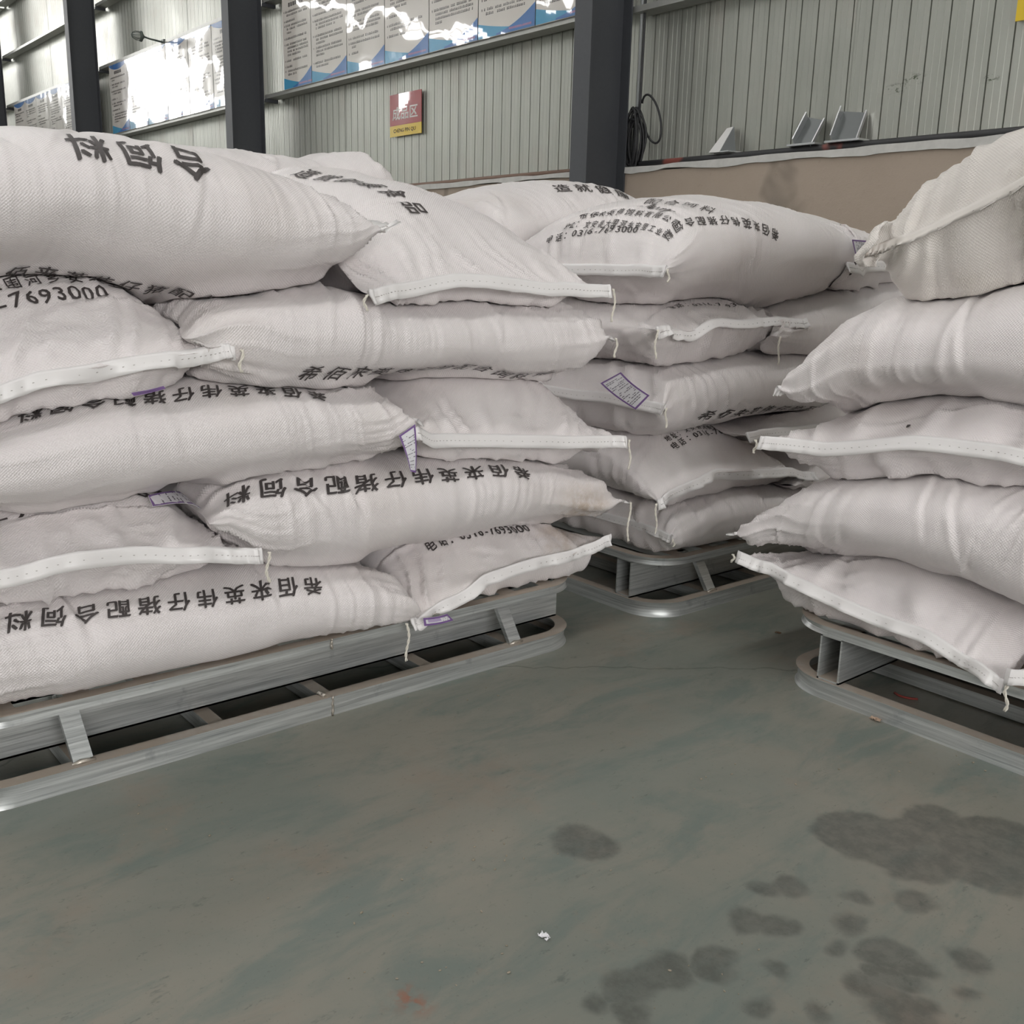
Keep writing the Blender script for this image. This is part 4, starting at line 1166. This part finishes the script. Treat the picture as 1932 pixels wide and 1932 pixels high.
Sack('H', 'long fourth-layer sack with an upright row of characters along its lower edge', GL, FX, 'side',
     [(345, 575), (400, 562), (480, 555), (560, 545), (640, 535), (700, 560), (760, 575), (850, 572), (900, 567), (1000, 574, .15), (1055, 578, .2), (1090, 596, .15), (1140, 636)],
     [(345, 690), (360, 700), (400, 715), (480, 722), (600, 722), (700, 715), (790, 708), (900, 705), (1000, 712), (1070, 708), (1110, 680), (1140, 645)],
     0.55, ends=((338, 640), (1138, 640)), tips=(0.07, 0.05), tape=(0, 1), flap=15, fringe=0.018, seed=8, ins=(0.09, 0.08), tails=[(1, 0, 0.045)],
     texts=[(LINE, 0, (553, 716), 7, (848, 698), 0.040, 0.25), ('同', 0, (1000, 712), 1, (1034, 711), 0.036, 0.3, 0.03)])
Sack('I', 'large top sack at the left edge of the picture with faint characters on its crest', GL, FX, 'side',
     [(-90, 240), (0, 238), (80, 240), (150, 246), (250, 262), (330, 282), (430, 308), (500, 330), (560, 362), (620, 395), (680, 425), (722, 452)],
     [(-90, 513), (0, 508), (60, 509), (140, 507), (200, 512), (260, 529), (330, 554), (400, 565), (480, 560), (560, 552), (640, 528), (680, 500), (722, 458)],
     0.60, ends=(0.12, (716, 450)), tips=(0, 1), tape=(0, 1), flap=-25, fringe=0.034, seed=9, ins=(0.26, 0.07), sq=2.2, full=1.0, gather=0.55, wr=0.55,
     texts=[('合饲料', 0, (392, 300), 3, (106, 250), 0.105, 0.1, 0.02), (LINE, 2, (50, 519), 7, (310, 552), 0.040, 0.25)])
Sack('J', 'top sack of the left stack with six black characters running back from its white seam', GL, FX, 'end',
     [(560, 330), (640, 305), (740, 303), (800, 320), (870, 345), (950, 390), (1030, 440), (1090, 487), (1147, 538)],
     [(655, 540), (707, 573), (800, 567), (890, 562), (965, 570), (1040, 578), (1100, 572), (1147, 562)],
     0.92, seam=[(703, 556), (778, 541), (871, 528), (946, 531), (1040, 540), (1147, 545)], seed=10, tails=[(0, 0, 0.075), (0, 1, 0.03)], ins=(0.36, 0.08), te=0.62, pw=1.5, sq=2.2, twist=-0.22,
     texts=[(SLOGAN, 0, (545, 330), 5, (745, 378), 0.06, 0.1)])

for k_, z0_, z1_, nth in (('L1', DECK, 0.36, 'lowest'), ('L2', 0.36, 0.55, 'second'), ('L3', 0.55, 0.74, 'third'), ('L4', 0.74, 0.95, 'topmost')):
    Sack(k_, '%s plain sack in the rear row of the left stack, hidden behind the front sacks' % nth, 'plain sacks in the rear row of the left stack', ('x', -2.45), 'side', z1_, z0_,
         0.60, ends=(0.45, 1.58), tips=(0, 0), tape=(0, 0), seed=60 + len(TREES), NU=50, NC=48, full=1.0)
Sack('K', 'rearmost top sack of the left stack, only a white corner with a thread loop showing', GL, ('x', -2.55), 'side',
     [(560, 298), (629, 290), (700, 287), (735, 291), (752, 301)], 0.96, 0.55, ends=(0.62, (752, 306)), tips=(0, 0.05), tape=(0, 1), flap=10, fringe=0.014, seed=66, ins=(0.22, 0.07), full=1.0, NU=110, NC=100)

# ---- middle stack
Sack('M1', 'lowest sack of the shaded middle stack, resting on the curved rail of its pallet', GM, MX, 'side',
     [(1250, 958), (1300, 940), (1400, 925), (1500, 915), (1545, 905), (1640, 890)],
     [(1250, 1046), (1330, 1035), (1400, 1022), (1440, 1010), (1640, 965)],
     0.56, ends=((1252, 1010), 2.80), tips=(1, 0), tape=(1, 0), flap=80, fringe=0.014, seed=21, tails=[(0, 0, 0.02)], ins=(0.06, 0.05), NU=120, NC=110)
Sack('M2', 'second-layer sack of the middle stack with address and telephone lines', GM, MX, 'end',
     [(1235, 828), (1265, 806), (1338, 796), (1398, 806), (1431, 825), (1480, 868), (1530, 895)],
     [(1245, 955), (1258, 959), (1315, 934), (1398, 918), (1497, 911), (1530, 900)],
     0.85, seam=[(1246, 948), (1290, 928), (1331, 915), (1364, 895), (1420, 892), (1504, 892), (1532, 897)], seed=22, gather=0.6, wavy=2.4, fringe=0.019, tails=[(0, 1, 0.08)], NU=120, NC=110,
     texts=[(TEL, 0, (1273, 849), 13, (1385, 819), 0.024, 0.0), (ADDR, 0, (1255, 835), 10, (1370, 803), 0.022, 0.0)])
Sack('M3', 'third-layer sack of the middle stack, its left seam holding a printed paper tag', GM, MX, 'side',
     [(1235, 700), (1265, 692), (1348, 680), (1420, 666), (1500, 660), (1600, 650)],
     [(1235, 815), (1252, 817), (1331, 798), (1398, 795), (1480, 783), (1600, 770)],
     0.56, ends=((1238, 765), 2.80), tips=(1, 0), tape=(1, 0), flap=75, fringe=0.02, seed=23, tails=[(0, 0, 0.05)], NU=120, NC=110,
     texts=[(LINE, 1, (1345, 793), 6, (1480, 780), 0.040, 0.25)])
Sack('M4', 'fourth-layer sack of the middle stack with its seam turned to the aisle', GM, MX, 'end',
     [(1235, 580), (1258, 574), (1348, 558), (1398, 556), (1464, 581), (1517, 606)],
     [(1235, 690), (1265, 691), (1348, 679), (1414, 661), (1480, 640), (1517, 615)],
     0.85, seam=[(1246, 622), (1318, 626), (1381, 613), (1450, 608), (1519, 607)], seed=24, wavy=2.4, fringe=0.019, tails=[(0, 1, 0.07)], flap=55, NU=120, NC=110,
     texts=[(TEL, 0, (1265, 578), 13, (1405, 556), 0.026, 0.0)])
Sack('M4R', 'fourth-layer sack of the middle stack half hidden behind the right stack', GM, MX, 'side',
     [(1440, 600), (1490, 578), (1560, 556), (1640, 530), (1750, 500)],
     [(1440, 660), (1475, 668), (1500, 682), (1530, 688), (1640, 690), (1750, 690)],
     0.56, ends=((1450, 652), 3.35), tips=(1, 0), tape=(0, 0), seed=25, tails=[(0, 0, 0.075)], NU=110, NC=100)
Sack('M3R', 'third-layer sack of the middle stack, only a sliver showing between the stacks', GM, MX, 'end',
     [(1415, 800), (1440, 780), (1480, 750), (1560, 705), (1640, 690)], [(1415, 820), (1480, 845), (1560, 850), (1620, 840)],
     0.8, seam=[(1412, 822), (1480, 815), (1560, 810), (1640, 800)], seed=26, NU=80, NC=80)
Sack('M2R', 'dark sliver of a second-layer sack in the middle stack beside the right stack', GM, MX, 'side',
     [(1500, 880), (1540, 860), (1640, 850)], [(1500, 918), (1540, 912), (1640, 905)], 0.56, ends=((1490, 900), 3.3), tips=(1, 0), tape=(0, 0), seed=27, NU=80, NC=80)
Sack('M5', 'top corner sack of the middle stack printed with company, address and telephone lines', GM, MX, 'side',
     [(1175, 383), (1230, 371), (1303, 371), (1385, 381), (1458, 404), (1526, 427), (1594, 461), (1637, 487)],
     [(1139, 566), (1184, 577), (1230, 577), (1321, 559), (1389, 552), (1458, 573), (1526, 561), (1594, 534), (1637, 495)],
     0.60, ends=((1240, 490), (1637, 489)), tips=(0, 1), tape=(1, 0), flap=75, fringe=0.02, seed=28, gather=0.6, seam_drop=((1240, 508), None), ins=(0.28, 0.07), sq=2.3, full=1.0, tails=[(0, 0, 0.03)],
     texts=[(TEL, 3, (1078, 447), 13, (1180, 441), 0.027, 0.0), (ADDR, 3, (1096, 428), 13, (1236, 438), 0.025, 0.0), (COMP, 2, (1122, 407), 10, (1262, 421), 0.026, 0.0), ('配合饲料', 1, (1246, 383), 4, (1346, 404), 0.06, 0.0, 0.0), ('Auny', 0, (1210, 388), 4, (1262, 402), 0.045, 0.5), (LINE, 0, (1470, 437), 10, (1265, 428), 0.038, 0.2)])
Sack('T1', 'top sack behind the corner sack of the middle stack, against the steel column', GM, ('x', -2.32), 'side',
     [(860, 372), (888, 361), (957, 347), (1048, 340), (1102, 347), (1139, 363), (1173, 379), (1200, 395)],
     0.80, 0.62, ends=(1.86, 2.78), tips=(1, 1), tape=(1, 0), seed=29, ins=(0.28, 0.05), sq=2.3, full=1.0, NU=130, NC=110,
     texts=[(SLOGAN, 0, (1046, 358), 1, (1086, 357), 0.06, 0.1)])
Sack('T2', 'top sack of the middle stack whose characters run toward a printed tag', GM, MX, 'end',
     [(1385, 392), (1412, 384), (1503, 388), (1572, 395), (1640, 407), (1720, 440)],
     [(1590, 560), (1665, 570), (1720, 570)],
     0.92, seam=[(1598, 500), (1640, 500), (1700, 500), (1800, 490)], seed=30, ins=(0.40, 0.06), sq=2.3, te=0.60, pw=1.5, NU=110, NC=100,
     texts=[(SLOGAN, 0, (1408, 394), 4, (1585, 425), 0.06, 0.1)])

# ---- right stack
Sack('R1', 'lowest sack of the right stack, its slanting seam ending in a tied thread', GR, RY, 'end',
     [(1412, 1044), (1536, 1039), (1639, 1048), (1707, 1063), (1779, 1082), (1847, 1113), (1909, 1141), (1950, 1165)],
     [(1400, 1063), (1428, 1097), (1490, 1138), (1567, 1175), (1661, 1209), (1738, 1237), (1816, 1277), (1859, 1299), (1890, 1295)],
     0.85, seam=[(1397, 1049), (1446, 1070), (1490, 1102), (1552, 1130), (1645, 1172), (1738, 1202), (1800, 1240), (1885, 1288)], seed=41, wavy=2.4, fringe=0.019, tails=[(0, 0, 0.05), (0, 1, 0.02)])
Sack('R2', 'second-layer sack of the right stack with a deep vertical fold in its side', GR, RY, 'side',
     [(1398, 1000), (1443, 970), (1483, 939), (1511, 917), (1549, 906), (1598, 900), (1660, 894), (1707, 892), (1769, 895), (1847, 911), (1932, 917), (2040, 925)],
     [(1398, 1006), (1452, 1029), (1505, 1038), (1629, 1043), (1707, 1062), (1785, 1085), (1862, 1119), (1932, 1149), (2040, 1180)],
     0.55, ends=((1395, 1003), -0.42), tips=(1, 0), tape=(1, 0), flap=20, fringe=0.016, seed=42, ins=(0.09, 0.08), tails=[(0, 1, 0.05)])
Sack('R3', 'end-on third-layer sack of the right stack with a broad white seam and one dark speck', GR, RY, 'end',
     [(1456, 822), (1504, 795), (1559, 769), (1639, 750), (1735, 737), (1799, 739), (1879, 743), (1932, 751), (2040, 800)],
     [(1443, 853), (1478, 878), (1526, 897), (1607, 899), (1719, 894), (1799, 897), (1863, 913), (1932, 917), (2040, 915)],
     0.85, seam=[(1440, 832), (1542, 845), (1623, 840), (1703, 833), (1799, 843), (1879, 852), (1932, 862), (2030, 880)], seed=43, tails=[(0, 1, 0.03)])
Sack('R4', 'tall fourth-layer sack of the right stack drooping at its left corner', GR, RY, 'side',
     [(1474, 760), (1476, 737), (1494, 699), (1526, 660), (1575, 615), (1623, 577), (1671, 550), (1719, 556), (1783, 554), (1863, 538), (1932, 519), (2040, 500)],
     [(1474, 770), (1523, 769), (1575, 764), (1639, 750), (1735, 737), (1799, 739), (1879, 743), (1932, 751), (2040, 770)],
     0.56, ends=((1476, 768), -0.40), tips=(1, 0), tape=(1, 0), flap=60, fringe=0.014, seed=44, ins=(0.10, 0.08), k=0.35, full=1.0, tails=[(0, 1, 0.03)])
Sack('R5', 'dusty beige sack with a folded end on top of the right stack', GR, RY, 'end',
     [(1600, 415), (1640, 408), (1687, 392), (1735, 365), (1799, 326), (1865, 290), (1932, 255), (2040, 200)],
     [(1600, 500), (1642, 525), (1687, 547), (1735, 556), (1799, 549), (1863, 535), (1932, 519), (2040, 500)],
     0.85, seam=[(1643, 474), (1671, 463), (1735, 436), (1800, 404), (1865, 372), (1932, 336), (2040, 280)], seed=45, mat='sack_dirty', tape_mat='sack_dirty', flap=75, fringe=0.010, ins=(0.16, 0.08),
     te=0.13, sq=3.4, gather=1.3, narrow=1.12)
Sack('R1R', 'lowest sack at the right edge of the picture, only its white seam corner showing', GR, RY, 'end',
     [(1900, 1215), (2000, 1215), (2150, 1250), (2300, 1330)], [(1906, 1290), (2060, 1350), (2300, 1440)],
     0.85, seam=[(1906, 1272), (2000, 1290), (2150, 1330), (2300, 1380)], seed=46, NU=80, NC=80)
B_ = {q.key: q for q in SACKS}
uu_ = B_['R3'].pick((1718, 808)); pp_, nn_ = B_['R3'].at(np.array([uu_[0]]), np.array([uu_[1]])); m_ = MB()
m_.tube([Vector(pp_[0] + nn_[0] * 0.002 + np.array([-0.004, 0, -0.003])), Vector(pp_[0] + nn_[0] * 0.003), Vector(pp_[0] + nn_[0] * 0.002 + np.array([0.004, 0, 0.003]))], [0.001, 0.0028, 0.001], 6)
m_.build('dark_speck', M['ink'], B_['R3'].root)
B_['C'].paper([(276, 945), (360, 950), (397, 990), (281, 963)], onto=True, bow=0.028)
B_['E'].paper([(783, 800), (784, 892), (774, 889), (752, 822)], ('x', -1.665), bow=0.004)
B_['B'].paper([(798, 1166), (843, 1158), (855, 1170), (800, 1181)], ('x', -1.675), band=0.6)
B_['M3'].paper([(1226, 746), (1172, 702), (1133, 723), (1200, 773)], ('y', 1.845), bow=0.008)
B_['T2'].paper([(1607, 452), (1652, 456), (1654, 484), (1613, 479)], ('x', -1.655))
B_['G'].paper([(247, 741), (308, 728), (312, 733), (252, 747)], ('x', -1.675))

# ---- the folded corner of the dusty sack
def fold_corner(sk):
    q = sk.seam_line(0, 40); p = q[-1]
    V, F = [], []; n, k = 9, 14
    up = np.array([0, 0, 1.0]); outx = np.array([-1.0, 0, 0]); outy = np.array([0, -1.0, 0])
    for i in range(n):
        t_ = i / (n - 1)
        for j in range(k):
            a = PI * (j / (k - 1) - 0.5)
            r = 0.014 + 0.030 * math.sin(PI * min(1, t_ * 0.9 + 0.1)) * (1 + 0.18 * math.sin(5 * a + 3 * t_))
            V.append(p + up * (-0.030 + 0.085 * t_) + outx * (0.9 * r * math.cos(a) - 0.012 + 0.008 * math.sin(9 * t_)) + outy * (r * 0.8 * math.sin(a) + 0.012) + np.array([0.035 * t_, 0, 0]))
    for i in range(n - 1):
        for j in range(k - 1): F.append((i * k + j, i * k + j + 1, (i + 1) * k + j + 1, (i + 1) * k + j))
    uv = np.array([(v[2], v[0] + v[1]) for v in V])
    o = link('folded_corner', mesh_np('folded_corner', V, F, [M['sack_dirty']], uv, True), sk.root)
    so = o.modifiers.new('thick', 'SOLIDIFY'); so.thickness = 0.003
fold_corner(B_['R5'])

# ---- bits lying on the floor
def scrap(px, size, mat, name, label, cat, seed):
    p = on_z(px); rg = random.Random(seed); m = MB(); n = 5
    P_ = [(p[0] + size * (i / n - 0.5) + rg.uniform(-.1, .1) * size, p[1] + size * 0.6 * (j / n - 0.5) + rg.uniform(-.1, .1) * size, 0.003 + rg.uniform(0, 0.18) * size) for j in range(n + 1) for i in range(n + 1)]
    m.add(P_, [(j * (n + 1) + i, j * (n + 1) + i + 1, (j + 1) * (n + 1) + i + 1, (j + 1) * (n + 1) + i) for i in range(n) for j in range(n) if rg.random() > 0.12])
    o = m.build(name, mat); so = o.modifiers.new('thick', 'SOLIDIFY'); so.thickness = 0.0015
    return tag(o, label, cat)
scrap((1027, 1770), 0.016, M['paper'], 'paper_scrap', 'tiny pale scrap lying alone in the middle of the green floor', 'scrap', 1)
scrap((1651, 1359), 0.022, simple('wood', (0.42, 0.30, 0.22), 0.8), 'wood_chip', 'small brown chip wedged under the long rail of the right pallet', 'chip', 2)
scrap((1468, 1196), 0.014, simple('leaf_brown', (0.18, 0.10, 0.06), 0.8), 'dry_leaf', 'small brown leaf on the floor between the middle and right pallets', 'leaf', 3)
p_ = on_z((1700, 1317)); m_ = MB()
m_.tube([(p_[0] - 0.02 + 0.01 * k, p_[1] + 0.006 * (k - 2) ** 2 * 0.3, 0.004) for k in range(6)], 0.0028, 6)
tag(m_.build('red_strip', M['red_paint']), 'short curved red plastic strip under the right pallet', 'strip')
m_ = MB(); rg_ = random.Random(5)
for (px_, py_, n_, sp_) in [(860, 1300, 14, 90), (500, 1430, 8, 120), (800, 1780, 14, 160), (1000, 1570, 10, 160), (1650, 1430, 8, 120), (300, 1590, 8, 150), (1350, 1500, 8, 160), (700, 1640, 8, 200), (1300, 1850, 8, 160), (1830, 1440, 8, 30)]:
    for _ in range(n_):
        q = on_z((px_ + rg_.uniform(-sp_, sp_), py_ + rg_.uniform(-sp_, sp_) * 0.5)); r = rg_.uniform(0.0009, 0.002); a = rg_.uniform(0, PI)
        if q[0] < -1.69 and q[1] < 1.7 or q[1] > 1.84: continue
        d = Vector((math.cos(a), math.sin(a), 0)) * r * 1.3
        c = Vector((q[0], q[1], r * 0.8)); m_.tube([c - d, c - d * 0.4, c + d * 0.4, c + d], [r * 0.5, r * 0.8, r * 0.8, r * 0.5], 5)
o_ = m_.build('spilled_grain', simple('grain', (0.30, 0.26, 0.20), 0.8, vary=0.4, nscale=40)); o_['kind'] = 'stuff'; tag(o_, 'specks of spilled feed scattered over the green floor', 'grain')
